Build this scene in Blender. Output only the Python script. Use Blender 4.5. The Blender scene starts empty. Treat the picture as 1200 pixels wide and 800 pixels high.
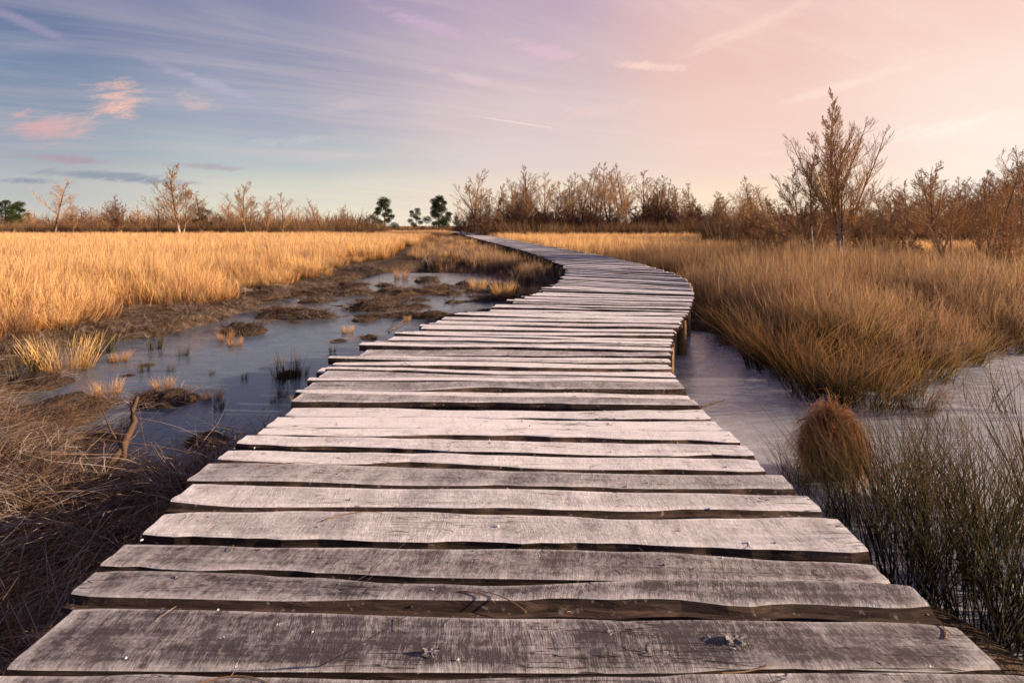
import bpy, math, random
import numpy as np
from mathutils import Vector

random.seed(7)
R = np.random.default_rng(11)
sc = bpy.context.scene
COL = sc.collection
PI = math.pi
CAM_H = 1.65          # camera above the water, m
F = 600.0             # focal length in photograph pixels (18 mm on 36 mm, 1200 px)
HY = 265.0            # horizon row
DECK = 0.60           # top of the boardwalk above the water

def at(px, py, z=0.0):
    """point of the level z seen at a photograph pixel"""
    Y = F * (CAM_H - z) / (py - HY)
    return (px - 600.0) * Y / F, Y

def lin(r, g, b):
    f = lambda c: (c / 255.0) / 12.92 if c / 255.0 <= 0.04045 else ((c / 255.0 + 0.055) / 1.055) ** 2.4
    return (f(r), f(g), f(b), 1.0)

# ------------------------------------------------------------------ camera, render
cam_d = bpy.data.cameras.new('camera')
cam_d.lens = 18.0; cam_d.sensor_width = 36.0; cam_d.sensor_fit = 'HORIZONTAL'
cam_d.shift_y = -(400 - HY) / 1200.0
cam_d.clip_start = 0.05; cam_d.clip_end = 6000
cam = bpy.data.objects.new('camera', cam_d); COL.objects.link(cam)
cam.location = (0, 0, CAM_H); cam.rotation_euler = (PI / 2, 0, 0)
sc.camera = cam
sc.view_settings.view_transform = 'Standard'; sc.view_settings.look = 'None'
sc.view_settings.exposure = 0; sc.view_settings.gamma = 1
sc.cycles.max_bounces = 4; sc.cycles.diffuse_bounces = 2; sc.cycles.glossy_bounces = 2; sc.cycles.transmission_bounces = 2; sc.cycles.transparent_max_bounces = 2
sc.cycles.use_adaptive_sampling = True; sc.cycles.adaptive_threshold = 0.02; sc.cycles.caustics_reflective = False; sc.cycles.caustics_refractive = False
sc.cycles.use_denoising = True
sc.cycles.sample_clamp_indirect = 6

# ------------------------------------------------------------------ sun
SUN_AZ, SUN_EL = math.radians(92), math.radians(15.5)
sun_d = bpy.data.lights.new('sun', 'SUN'); sun_d.energy = 11.0; sun_d.angle = math.radians(0.6)
sun_d.color = (1.0, 0.72, 0.47)
sun = bpy.data.objects.new('sun', sun_d); COL.objects.link(sun)
sv = Vector((math.sin(SUN_AZ) * math.cos(SUN_EL), math.cos(SUN_AZ) * math.cos(SUN_EL), math.sin(SUN_EL)))
sun.rotation_euler = sv.to_track_quat('Z', 'Y').to_euler(); sun.location = sv * 50

# ------------------------------------------------------------------ node helper
class NT:
    def __init__(s, tree): s.t = tree; s.n = tree.nodes; s.l = tree.links
    def node(s, typ, **kw):
        n = s.n.new(typ)
        for k, v in kw.items(): setattr(n, k, v)
        return n
    def put(s, sock, v):
        if v is None: return
        if isinstance(v, bpy.types.NodeSocket): s.l.new(v, sock)
        elif isinstance(v, (tuple, list)):
            sock.default_value = tuple(v)[:len(sock.default_value)] if len(v) >= len(sock.default_value) else tuple(v) + (1.0,)
        else: sock.default_value = v
    def m(s, op, a, b=None, c=None, clamp=False):
        n = s.node('ShaderNodeMath', operation=op, use_clamp=clamp)
        s.put(n.inputs[0], a); s.put(n.inputs[1], b); s.put(n.inputs[2], c)
        return n.outputs[0]
    def mix(s, f, a, b, typ='RGBA', blend='MIX'):
        n = s.node('ShaderNodeMix', data_type=typ)
        if typ == 'RGBA': n.blend_type = blend; i = (0, 6, 7, 2)
        else: i = (0, 2, 3, 0)
        s.put(n.inputs[i[0]], f); s.put(n.inputs[i[1]], a); s.put(n.inputs[i[2]], b)
        return n.outputs[i[3]]
    def ss(s, x, a, b, lo=0.0, hi=1.0):
        n = s.node('ShaderNodeMapRange', interpolation_type='SMOOTHSTEP')
        s.put(n.inputs[0], x); s.put(n.inputs[1], a); s.put(n.inputs[2], b); s.put(n.inputs[3], lo); s.put(n.inputs[4], hi)
        return n.outputs[0]
    def noise(s, vec, scale, detail=3, rough=0.55, dist=0.0, dim='3D', w=None):
        n = s.node('ShaderNodeTexNoise', noise_dimensions=dim)
        s.put(n.inputs['Vector'], vec); n.inputs['Scale'].default_value = scale
        n.inputs['Detail'].default_value = detail; n.inputs['Roughness'].default_value = rough
        n.inputs['Distortion'].default_value = dist
        if w is not None: s.put(n.inputs['W'], w)
        return n.outputs[0]
    def xyz(s, v):
        n = s.node('ShaderNodeSeparateXYZ'); s.put(n.inputs[0], v); return n.outputs
    def vec(s, x, y, z):
        n = s.node('ShaderNodeCombineXYZ'); s.put(n.inputs[0], x); s.put(n.inputs[1], y); s.put(n.inputs[2], z); return n.outputs[0]
    def vm(s, op, a, b):
        n = s.node('ShaderNodeVectorMath', operation=op); s.put(n.inputs[0], a); s.put(n.inputs[1], b); return n.outputs[0]
    def ramp(s, f, stops, interp='LINEAR'):
        n = s.node('ShaderNodeValToRGB'); cr = n.color_ramp; cr.interpolation = interp
        while len(cr.elements) < len(stops): cr.elements.new(0.5)
        for e, (p, c) in zip(cr.elements, stops): e.position = p; e.color = tuple(c) if len(c) == 4 else tuple(c) + (1,)
        s.put(n.inputs[0], f); return n.outputs[0]
    def attr(s, name, out='Fac'):
        n = s.node('ShaderNodeAttribute', attribute_name=name); return n.outputs[out]

# ------------------------------------------------------------------ sky
world = bpy.data.worlds.new('World'); sc.world = world; world.use_nodes = True
world.cycles.sampling_method = 'MANUAL'; world.cycles.sample_map_resolution = 256
w = NT(world.node_tree); w.n.clear()
g = w.node('ShaderNodeTexCoord').outputs['Generated']
x, y, z = w.xyz(g)
hor = w.m('SQRT', w.m('ADD', w.m('MULTIPLY', x, x), w.m('MULTIPLY', y, y)))
el = w.m('DIVIDE', z, w.m('MAXIMUM', hor, 0.001))               # tan(elevation)
az = w.m('ADD', w.m('DIVIDE', w.m('ARCTAN2', x, y), 2 * PI), 0.5)   # 0.5 = along +Y, 0.625 = 45 deg to the right
# soft warp so that the colour bands are not ruler-straight
wob = w.m('MULTIPLY', w.m('SUBTRACT', w.noise(g, 2.2, 3), 0.5), 0.10)
elw = w.m('ADD', el, w.m('MULTIPLY', wob, 0.8)); azw = w.m('ADD', az, w.m('MULTIPLY', wob, 0.5))
P_ = (0.0, 0.25, 0.375, 0.426, 0.5, 0.574, 0.625, 0.70, 0.80, 1.0)
rows = [
 (0.00, [(110,105,125),(150,145,160),(214,206,196),(240,230,210),(250,232,208),(255,234,204),(255,240,220),(255,240,215),(200,175,170),(110,105,125)]),
 (0.05, [(100,102,128),(140,142,162),(186,190,190),(222,220,204),(246,228,206),(255,230,204),(255,244,230),(255,240,215),(195,172,172),(100,102,128)]),
 (0.12, [(90,98,130),(125,135,162),(152,164,180),(182,192,196),(226,210,206),(248,214,200),(255,238,228),(255,235,215),(185,165,172),(90,98,130)]),
 (0.20, [(82,92,130),(112,124,160),(122,140,168),(158,166,186),(220,200,200),(246,208,194),(254,230,216),(250,220,205),(170,152,168),(82,92,130)]),
 (0.31, [(75,85,128),(100,112,152),(104,118,156),(142,146,174),(204,184,194),(240,196,184),(250,212,198),(235,195,190),(155,140,165),(75,85,128)]),
 (0.46, [(70,78,125),(90,102,145),(104,116,158),(128,132,168),(186,164,188),(232,188,184),(242,196,188),(215,175,182),(140,128,158),(70,78,125)]),
 (0.95, [(70,74,118),(80,86,130),(95,98,145),(108,106,150),(130,118,158),(150,128,160),(155,132,160),(145,125,155),(110,104,142),(70,74,118)]),
]
col = None; prev = None
for k, (e, cs) in enumerate(rows):
    c = w.ramp(azw, [(p, lin(*q)) for p, q in zip(P_, cs)], 'EASE')
    if k == 0: col = c
    else: col = w.mix(w.ss(elw, prev, e), col, c)
    prev = e
# high cirrus: noise on a plane overhead, drawn out into streaks
inv = w.m('DIVIDE', 1.0, w.m('ADD', w.m('MAXIMUM', z, 0.0), 0.07))
px_, py_ = w.m('MULTIPLY', x, inv), w.m('MULTIPLY', y, inv)
ca, sa = math.cos(math.radians(28)), math.sin(math.radians(28))
ru = w.m('ADD', w.m('MULTIPLY', px_, ca), w.m('MULTIPLY', py_, sa))
rv = w.m('SUBTRACT', w.m('MULTIPLY', py_, ca), w.m('MULTIPLY', px_, sa))
cv = w.vec(w.m('MULTIPLY', ru, 0.22), w.m('MULTIPLY', rv, 1.0), 0.0)
c1 = w.noise(cv, 0.9, 7, 0.62, 0.7)
c2 = w.noise(w.vec(w.m('MULTIPLY', ru, 0.24), w.m('MULTIPLY', rv, 0.9), 3.3), 1.9, 7, 0.64, 1.0)
broad = w.ss(w.noise(w.vec(px_, py_, 7.0), 0.45, 2), 0.30, 0.58)
cir = w.m('MULTIPLY', w.ss(c1, 0.44, 0.72), broad)
cir = w.m('ADD', cir, w.m('MULTIPLY', w.ss(c2, 0.46, 0.74), 0.55), clamp=True)
ccol = w.ramp(azw, [(0.0, lin(200,185,200)), (0.375, lin(190,182,192)), (0.5, lin(240,216,212)), (0.60, lin(254,226,212)), (0.7, lin(255,235,210)), (1.0, lin(200,185,200))])
col = w.mix(w.m('MULTIPLY', cir, w.ss(el, 0.0, 0.10, 0.2, 0.60)), col, ccol)
def blob(a0, e0, wa, we, tilt=0.0):
    da = w.m('SUBTRACT', az, a0); de = w.m('SUBTRACT', el, w.m('ADD', e0, w.m('MULTIPLY', da, tilt)))
    q = w.m('ADD', w.m('POWER', w.m('DIVIDE', da, wa), 2), w.m('POWER', w.m('DIVIDE', de, we), 2))
    return w.m('EXPONENT', w.m('MULTIPLY', q, -1.0))
def skyp(px, py):       # pixel -> azimuth fraction, tan(elevation)
    a = math.atan2(px - 600, F); return a / (2 * PI) + 0.5, (HY - py) / F * math.cos(a)
fl = w.vec(w.m('MULTIPLY', az, 90.0), w.m('MULTIPLY', el, 60.0), 0.0)
fl = w.vec(w.m('MULTIPLY', az, 62.0), w.m('SUBTRACT', w.m('MULTIPLY', el, 42.0), w.m('MULTIPLY', az, 70.0)), 0.0)
fn = w.m('ADD', w.m('MULTIPLY', w.noise(fl, 0.75, 6, 0.70, 0.9), 0.62), w.m('MULTIPLY', w.noise(w.vm('MULTIPLY', fl, (1.6, 1.0, 1.0)), 2.6, 5, 0.7, 0.8), 0.38))
def cloud(px, py, wpx, hpx, tilt, lo, hi, colr, amt):
    global col
    a0, e0 = skyp(px, py); b = blob(a0, e0, wpx / F / (2 * PI) * 0.7, hpx / F, tilt)
    mk = w.m('MULTIPLY', w.ss(w.m('ADD', fn, w.m('MULTIPLY', w.m('SUBTRACT', b, 1.0), 0.45)), lo, hi), amt)
    col = w.mix(mk, col, lin(*colr))
cloud(140, 118, 66, 34, 1.8, 0.36, 0.60, (242, 192, 176), 1.0)
cloud(60, 145, 90, 26, 0.5, 0.38, 0.62, (226, 180, 174), 0.9)
cloud(230, 122, 50, 16, 0.6, 0.38, 0.62, (214, 186, 188), 0.7)
cloud(35, 150, 60, 20, 0.2, 0.32, 0.58, (214, 170, 176), 0.75)
cloud(70, 186, 75, 7, 0.0, 0.28, 0.54, (176, 150, 168), 0.8)
cloud(110, 205, 130, 6, 0.0, 0.28, 0.58, (134, 144, 164), 0.75)
cloud(190, 213, 70, 5, 0.0, 0.28, 0.54, (138, 146, 166), 0.75)
cloud(240, 195, 70, 6, 0.0, 0.30, 0.56, (176, 160, 172), 0.7)
cloud(30, 212, 60, 5, 0.0, 0.28, 0.54, (120, 136, 160), 0.7)
cloud(210, 86, 80, 9, -2.2, 0.26, 0.56, (168, 160, 190), 0.7)
cloud(40, 32, 60, 7, -2.0, 0.26, 0.56, (158, 150, 180), 0.7)
cloud(420, 125, 110, 14, 0.8, 0.34, 0.62, (206, 192, 200), 0.6)
cloud(760, 78, 80, 7, -0.9, 0.22, 0.55, (253, 216, 202), 0.9)
cloud(880, 32, 150, 11, 1.7, 0.22, 0.55, (252, 212, 200), 0.9)
cloud(1010, 95, 150, 9, 1.2, 0.26, 0.58, (255, 226, 212), 0.8)
cloud(560, 95, 120, 9, -1.2, 0.26, 0.58, (228, 200, 206), 0.8)
cloud(500, 30, 130, 14, -1.6, 0.28, 0.56, (206, 178, 202), 0.8)
cloud(640, 60, 120, 16, -1.6, 0.30, 0.58, (226, 192, 204), 0.8)
cloud(700, 130, 120, 14, 0.6, 0.32, 0.60, (240, 208, 204), 0.7)
cloud(330, 165, 120, 12, 0.4, 0.32, 0.60, (196, 200, 204), 0.7)
cloud(440, 215, 140, 8, 0.2, 0.30, 0.60, (226, 218, 208), 0.7)
cloud(1120, 150, 110, 14, 0.7, 0.30, 0.58, (255, 244, 234), 0.8)
cloud(250, 100, 90, 9, -1.6, 0.28, 0.56, (180, 176, 198), 0.8)
cloud(930, 178, 90, 5, 0.2, 0.28, 0.60, (255, 226, 206), 0.8)
# vapour trail
a1, e1 = skyp(540, 133); a2, e2 = skyp(648, 150)
t = w.m('DIVIDE', w.m('SUBTRACT', az, a1), a2 - a1)
ln = w.m('SUBTRACT', el, w.m('ADD', e1, w.m('MULTIPLY', t, e2 - e1)))
tr = w.m('MULTIPLY', w.ss(w.m('ABSOLUTE', ln), 0.0, 0.0024, 1.0, 0.0), w.m('MULTIPLY', w.ss(t, 0.0, 0.5), w.ss(t, 0.97, 1.0, 1.0, 0.0)))
col = w.mix(w.m('MULTIPLY', tr, 0.75), col, lin(250, 225, 210))
# below the horizon: dull earth colour
col = w.mix(w.ss(el, -0.02, 0.0), lin(110, 92, 80), col)
bg1 = w.node('ShaderNodeBackground'); w.put(bg1.inputs[0], col); bg1.inputs[1].default_value = 0.98
nis = w.node('ShaderNodeTexSky', sky_type='NISHITA'); nis.sun_disc = False
nis.sun_elevation = SUN_EL; nis.sun_rotation = SUN_AZ; nis.air_density = 1.3; nis.dust_density = 2.5
bg2 = w.node('ShaderNodeBackground'); w.put(bg2.inputs[0], nis.outputs[0]); bg2.inputs[1].default_value = 0.006
add = w.node('ShaderNodeAddShader'); w.l.new(bg1.outputs[0], add.inputs[0]); w.l.new(bg2.outputs[0], add.inputs[1])
wo = w.node('ShaderNodeOutputWorld'); w.l.new(add.outputs[0], wo.inputs[0])

# ------------------------------------------------------------------ materials
def mat(name):
    m = bpy.data.materials.new(name); m.use_nodes = True
    t = NT(m.node_tree); t.n.clear()
    o = t.node('ShaderNodeOutputMaterial')
    return m, t, o
def principled(t, o, col, rough=0.8, bump=None, bstr=0.3, bdist=0.01, spec=0.3, **kw):
    p = t.node('ShaderNodeBsdfPrincipled'); t.put(p.inputs['Base Color'], col); t.put(p.inputs['Roughness'], rough)
    t.put(p.inputs['Specular IOR Level'], spec)
    if bump is not None:
        b = t.node('ShaderNodeBump'); b.inputs['Strength'].default_value = bstr; b.inputs['Distance'].default_value = bdist
        t.put(b.inputs['Height'], bump); t.l.new(b.outputs[0], p.inputs['Normal'])
    t.l.new(p.outputs[0], o.inputs[0]); return p

def wood_mat():
    m, t, o = mat('frosted_wood')
    lc = t.attr('lc', 'Vector'); rnd = t.attr('rnd'); fr = t.attr('frost'); rim = t.attr('rim')  # 'frost' also carries the shade painted into the near planks
    off = t.vec(t.m('MULTIPLY', rnd, 91.0), t.m('MULTIPLY', rnd, 37.0), t.m('MULTIPLY', rnd, 13.0))
    q = t.vm('ADD', lc, off)
    big = t.noise(q, 2.3, 4, 0.6)
    mid = t.noise(q, 9.0, 4, 0.6)
    grain = t.noise(t.vm('MULTIPLY', q, (2.2, 42.0, 20.0)), 1.0, 6, 0.65, 0.6)
    lx, ly, lz = t.xyz(q)
    bow = t.m('ADD', lx, t.m('ADD', t.m('MULTIPLY', t.m('SUBTRACT', big, 0.5), 0.10), t.m('MULTIPLY', ly, t.m('MULTIPLY', t.m('SUBTRACT', rnd, 0.5), 0.5))))
    saw = t.noise(t.vec(t.m('MULTIPLY', bow, 340.0), t.m('MULTIPLY', ly, 22.0), rnd), 1.0, 4, 0.75)
    patch = t.ss(t.noise(q, 5.0, 4, 0.65), 0.40, 0.62, 0.35, 1.0)
    saw2 = t.noise(t.vec(t.m('MULTIPLY', bow, 24.0), t.m('MULTIPLY', ly, 1.0), rnd), 1.0, 3, 0.6)
    speck = t.noise(q, 210.0, 3, 0.6)
    crumb = t.noise(q, 60.0, 4, 0.7)
    wd = t.ramp(t.noise(t.vec(rnd, 0, 0), 60.0, 0), [(0.25, (.052, .050, .066)), (0.45, (.085, .074, .090)), (0.62, (.125, .105, .115)), (0.8, (.065, .064, .088))])
    wd = t.mix(t.ss(grain, 0.35, 0.75), t.mix(0.55, wd, (.035, .026, .024, 1)), wd)
    wd = t.mix(t.m('MULTIPLY', t.ss(big, 0.45, 0.75), 0.5), wd, (.15, .125, .14, 1))
    knot = t.node('ShaderNodeTexVoronoi', voronoi_dimensions='2D'); t.put(knot.inputs['Vector'], t.vm('MULTIPLY', q, (1.5, 3.2, 1.0))); knot.inputs['Scale'].default_value = 1.6
    kn = t.ss(t.m('ADD', knot.outputs['Distance'], t.m('MULTIPLY', t.m('SUBTRACT', crumb, 0.5), 0.05)), 0.015, 0.042, 1.0, 0.0)
    wd = t.mix(t.m('MULTIPLY', kn, 0.75), wd, (.03, .02, .018, 1))
    fm = t.m('ADD', t.m('MULTIPLY', t.m('MULTIPLY', t.m('SUBTRACT', saw, 0.5), 2.9), patch), t.m('MULTIPLY', t.m('SUBTRACT', saw2, 0.5), 0.8))
    fm = t.m('ADD', fm, t.m('MULTIPLY', t.m('SUBTRACT', mid, 0.5), 1.5))
    fm = t.m('ADD', fm, t.m('MULTIPLY', t.m('SUBTRACT', grain, 0.5), 0.9))
    fm = t.m('ADD', fm, t.m('MULTIPLY', t.m('SUBTRACT', crumb, 0.5), 1.6))
    fm = t.m('ADD', fm, t.m('MULTIPLY', t.m('SUBTRACT', big, 0.5), 1.0))
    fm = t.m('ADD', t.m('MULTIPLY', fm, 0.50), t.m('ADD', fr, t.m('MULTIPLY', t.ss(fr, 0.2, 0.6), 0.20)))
    fm = t.m('ADD', fm, t.m('MULTIPLY', rim, 0.40), clamp=True)
    fm = t.m('MULTIPLY', fm, t.m('SUBTRACT', 1.0, t.m('MULTIPLY', kn, 0.6)))
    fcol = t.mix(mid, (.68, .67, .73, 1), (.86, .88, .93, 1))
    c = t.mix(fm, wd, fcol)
    sp = t.m('MULTIPLY', t.ss(speck, 0.63, 0.72), t.ss(mid, 0.42, 0.62))
    c = t.mix(t.m('MULTIPLY', sp, 0.75), c, (.85, .84, .88, 1))
    ice = t.m('MULTIPLY', t.ss(t.noise(q, 16.0, 4, 0.7), 0.68, 0.74), 0.7)
    c = t.mix(ice, c, (.80, .80, .84, 1))
    cr = t.noise(t.vm('MULTIPLY', q, (0.9, 17.0, 3.0)), 1.0, 4, 0.6, 0.5)
    cr = t.m('MULTIPLY', t.ss(t.m('ABSOLUTE', t.m('SUBTRACT', cr, 0.5)), 0.0, 0.010, 1.0, 0.0), t.ss(t.noise(q, 1.6, 2), 0.50, 0.60))
    c = t.mix(t.m('MULTIPLY', cr, 0.85), c, (.02, .016, .016, 1))
    h = t.m('ADD', t.m('MULTIPLY', cr, -1.5), t.m('MULTIPLY', saw, 0.55), t.m('MULTIPLY', grain, 0.5))
    h = t.m('ADD', h, t.m('ADD', t.m('MULTIPLY', sp, 0.6), t.m('MULTIPLY', crumb, 0.7)))
    h = t.m('ADD', h, t.m('ADD', t.m('MULTIPLY', ice, 1.3), t.m('MULTIPLY', mid, 1.2)))
    principled(t, o, c, 0.72, h, 0.75, 0.006, 0.35)
    return m
def bark_mat():
    m, t, o = mat('bark_edge')
    lc = t.attr('lc', 'Vector'); rnd = t.attr('rnd'); fr = t.attr('frost')
    q = t.vm('ADD', lc, t.vec(t.m('MULTIPLY', rnd, 71.0), t.m('MULTIPLY', rnd, 17.0), rnd))
    a = t.noise(t.vm('MULTIPLY', q, (6.0, 30.0, 60.0)), 1.0, 5, 0.65, 0.8)
    b = t.noise(q, 5.0, 3)
    c = t.ramp(a, [(0.3, (.018, .012, .010)), (0.55, (.06, .042, .035)), (0.75, (.16, .11, .08))])
    c = t.mix(t.m('MULTIPLY', t.ss(t.m('ADD', b, t.m('MULTIPLY', fr, 0.18)), 0.58, 0.78), 0.8), c, (.20, .135, .10, 1))
    c = t.mix(t.m('MULTIPLY', t.ss(t.noise(q, 45.0, 3), 0.6, 0.75), 0.35), c, (.6, .55, .55, 1))
    principled(t, o, c, 0.85, a, 0.8, 0.008, 0.15)
    return m
def end_mat():
    m, t, o = mat('sawn_end')
    lc = t.attr('lc', 'Vector'); rnd = t.attr('rnd')
    q = t.vm('ADD', lc, t.vec(rnd, t.m('MULTIPLY', rnd, 17.0), rnd))
    a = t.noise(t.vm('MULTIPLY', q, (10.0, 40.0, 90.0)), 1.0, 4, 0.6, 1.2)
    c = t.ramp(a, [(0.3, (.20, .12, .07)), (0.5, (.46, .31, .18)), (0.8, (.62, .46, .30))])
    principled(t, o, c, 0.8, a, 0.5, 0.004, 0.2)
    return m
def post_mat():
    m, t, o = mat('post_bark')
    q = t.node('ShaderNodeTexCoord').outputs['Object']
    a = t.noise(t.vm('MULTIPLY', q, (18.0, 18.0, 3.0)), 1.0, 5, 0.65, 0.8)
    c = t.ramp(a, [(0.3, (.05, .035, .025)), (0.5, (.22, .145, .085)), (0.8, (.42, .30, .19))])
    principled(t, o, c, 0.85, a, 0.8, 0.012, 0.15)
    return m
def blade_mat(name, base, mid, tip, trans=0.45, frost=0.0, var=0.5, fcol=(.62, .60, .64, 1)):
    """grass: 'h' runs 0..1 from root to tip, 'tint' varies per blade, Object random per tuft"""
    m, t, o = mat(name)
    h = t.attr('h'); ti = t.attr('tint')
    ob = t.node('ShaderNodeObjectInfo').outputs['Random']
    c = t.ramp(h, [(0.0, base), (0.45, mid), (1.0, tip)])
    v = t.m('ADD', t.m('MULTIPLY', ti, 0.6), t.m('MULTIPLY', ob, 0.4))
    mult = t.m('ADD', 1.0 - var * 0.55, t.m('MULTIPLY', v, var * 1.1))
    hs = t.node('ShaderNodeHueSaturation'); t.put(hs.inputs['Hue'], t.m('ADD', 0.485, t.m('MULTIPLY', ob, 0.03)))
    t.put(hs.inputs['Saturation'], t.m('ADD', 0.8, t.m('MULTIPLY', ti, 0.35))); t.put(hs.inputs['Value'], mult); t.put(hs.inputs['Color'], c)
    c = hs.outputs[0]
    if frost: c = t.mix(t.m('MULTIPLY', t.ss(t.m('ADD', ti, t.m('MULTIPLY', ob, 0.4)), 0.75, 1.1), frost), c, fcol)
    d = t.node('ShaderNodeBsdfDiffuse'); t.put(d.inputs[0], c)
    tr = t.node('ShaderNodeBsdfTranslucent'); t.put(tr.inputs[0], c)
    mx = t.node('ShaderNodeMixShader'); mx.inputs[0].default_value = trans
    t.l.new(d.outputs[0], mx.inputs[1]); t.l.new(tr.outputs[0], mx.inputs[2]); t.l.new(mx.outputs[0], o.inputs[0])
    return m
def twig_mat(name, a, b):
    m, t, o = mat(name)
    ob = t.node('ShaderNodeObjectInfo').outputs['Random']
    n = t.noise(t.node('ShaderNodeTexCoord').outputs['Object'], 3.0, 2)
    principled(t, o, t.mix(t.m('ADD', t.m('MULTIPLY', ob, 0.5), t.m('MULTIPLY', n, 0.5)), a, b), 0.75, spec=0.2)
    return m
def birch_mat(name, z1):
    m, t, o = mat(name)
    q = t.node('ShaderNodeTexCoord').outputs['Object']
    n = t.noise(t.vm('MULTIPLY', q, (5.0, 5.0, 22.0)), 1.0, 4, 0.65)
    _, _, zz = t.xyz(q)
    white = t.ramp(n, [(0.40, (.05, .04, .035)), (0.50, (.42, .36, .32)), (0.7, (.66, .60, .56))])
    c = t.mix(t.ss(t.m('ADD', zz, t.m('MULTIPLY', n, 1.0)), z1, z1 + 1.6), white, (.14, .075, .045, 1))
    principled(t, o, c, 0.7, n, 0.4, 0.01, 0.2)
    return m

def ground_mat():
    m, t, o = mat('heath_ground')
    q = t.node('ShaderNodeTexCoord').outputs['Object']
    x, y, z = t.xyz(q)
    n1 = t.noise(q, 1.3, 5, 0.65); n2 = t.noise(q, 12.0, 5, 0.7); n3 = t.noise(q, 60.0, 3)
    c = t.ramp(n2, [(0.3, (.018, .012, .009)), (0.5, (.05, .033, .022)), (0.7, (.12, .075, .045))])
    c = t.mix(t.ss(n1, 0.5, 0.7), c, (.10, .065, .04, 1))
    fr = t.m('MULTIPLY', t.ss(t.m('ADD', n2, t.m('MULTIPLY', n1, 0.6)), 0.82, 1.05), 0.30)
    c = t.mix(fr, c, (.30, .27, .30, 1))
    far = t.ss(y, 30.0, 70.0)
    c = t.mix(far, c, t.mix(n1, (.20, .11, .05, 1), (.30, .18, .08, 1)))
    principled(t, o, c, 0.9, t.m('ADD', n2, t.m('MULTIPLY', n3, 0.4)), 0.9, 0.05, 0.2)
    return m
def ice_mat():
    m, t, o = mat('thin_ice')
    q = t.node('ShaderNodeTexCoord').outputs['Object']
    x, y, z = t.xyz(q)
    n1 = t.noise(q, 0.9, 5, 0.65, 0.6); n2 = t.noise(q, 7.0, 5, 0.7, 0.8); n3 = t.noise(q, 40.0, 4, 0.7)
    right = t.ss(x, 0.2, 1.6)
    fr = t.ss(t.m('ADD', t.m('ADD', n1, t.m('MULTIPLY', n2, 0.6)), t.m('MULTIPLY', right, 0.20)), 0.92, 1.25)
    fr = t.m('MULTIPLY', fr, t.m('ADD', 0.15, t.m('MULTIPLY', n3, 0.6)))
    st = t.noise(t.vm('MULTIPLY', q, (1.0, 4.5, 1.0)), 3.0, 6, 0.75, 0.4)
    fr = t.m('ADD', fr, t.m('MULTIPLY', t.ss(st, 0.46, 0.70), t.m('ADD', 0.12, t.m('MULTIPLY', right, 0.34))), clamp=True)
    c = t.mix(fr, t.mix(right, (.075, .105, .150, 1), (.24, .27, .32, 1)), t.mix(n3, (.46, .52, .64, 1), (.72, .75, .82, 1)))
    rough = t.m('ADD', 0.13, t.m('ADD', t.m('MULTIPLY', fr, 0.35), t.m('MULTIPLY', t.ss(n2, 0.4, 0.7), 0.12)))
    p = principled(t, o, c, rough, t.m('ADD', t.m('MULTIPLY', n2, 0.5), t.m('ADD', t.m('MULTIPLY', n3, 0.25), t.m('MULTIPLY', fr, 0.4))), 0.13, 0.02, 0.5)
    p.inputs['IOR'].default_value = 1.36
    return m
def mud_mat():
    m, t, o = mat('peat')
    q = t.node('ShaderNodeTexCoord').outputs['Object']
    n1 = t.noise(q, 6.0, 5, 0.7); n2 = t.noise(q, 35.0, 4, 0.7)
    c = t.ramp(n1, [(0.3, (.012, .009, .007)), (0.55, (.045, .028, .018)), (0.75, (.15, .08, .035))])
    c = t.mix(t.m('MULTIPLY', t.ss(n2, 0.55, 0.7), 0.4), c, (.35, .30, .32, 1))
    principled(t, o, c, 0.85, t.m('ADD', n1, t.m('MULTIPLY', n2, 0.5)), 1.0, 0.03, 0.25)
    return m

M = {
 'wood': wood_mat(), 'bark': bark_mat(), 'end': end_mat(), 'post': post_mat(), 'ground': ground_mat(), 'ice': ice_mat(), 'mud': mud_mat(),
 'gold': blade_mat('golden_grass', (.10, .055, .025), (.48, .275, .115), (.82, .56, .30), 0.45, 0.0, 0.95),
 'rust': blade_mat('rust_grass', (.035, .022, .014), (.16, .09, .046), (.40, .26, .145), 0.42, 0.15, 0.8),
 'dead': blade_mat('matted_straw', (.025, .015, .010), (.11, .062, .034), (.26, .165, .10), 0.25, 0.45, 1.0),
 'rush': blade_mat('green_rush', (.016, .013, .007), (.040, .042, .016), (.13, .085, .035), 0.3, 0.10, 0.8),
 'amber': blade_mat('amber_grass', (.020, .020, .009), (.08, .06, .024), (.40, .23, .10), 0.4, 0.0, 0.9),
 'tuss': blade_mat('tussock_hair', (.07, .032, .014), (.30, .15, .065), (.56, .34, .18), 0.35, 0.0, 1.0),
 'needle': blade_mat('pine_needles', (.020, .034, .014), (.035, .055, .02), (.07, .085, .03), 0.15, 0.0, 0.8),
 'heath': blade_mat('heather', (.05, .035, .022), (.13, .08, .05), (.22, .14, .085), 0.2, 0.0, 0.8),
 'twig': twig_mat('bare_twigs', (.25, .155, .09, 1), (.46, .29, .165, 1)),
 'twig_sun_tint': twig_mat('sun_tinted_bare_twigs', (.34, .215, .11, 1), (.60, .40, .21, 1)),  # brighter golden twig copy, backlit sun glow put into the colour
 'twig_dark': twig_mat('dark_bare_twigs', (.12, .065, .045, 1), (.24, .13, .085, 1)),
 'birch': birch_mat('birch_bark', 1.6), 'birch_far': birch_mat('distant_birch_bark', 1.2),
 'trunk': twig_mat('brown_bark', (.07, .045, .032, 1), (.13, .08, .05, 1)),
}

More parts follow.
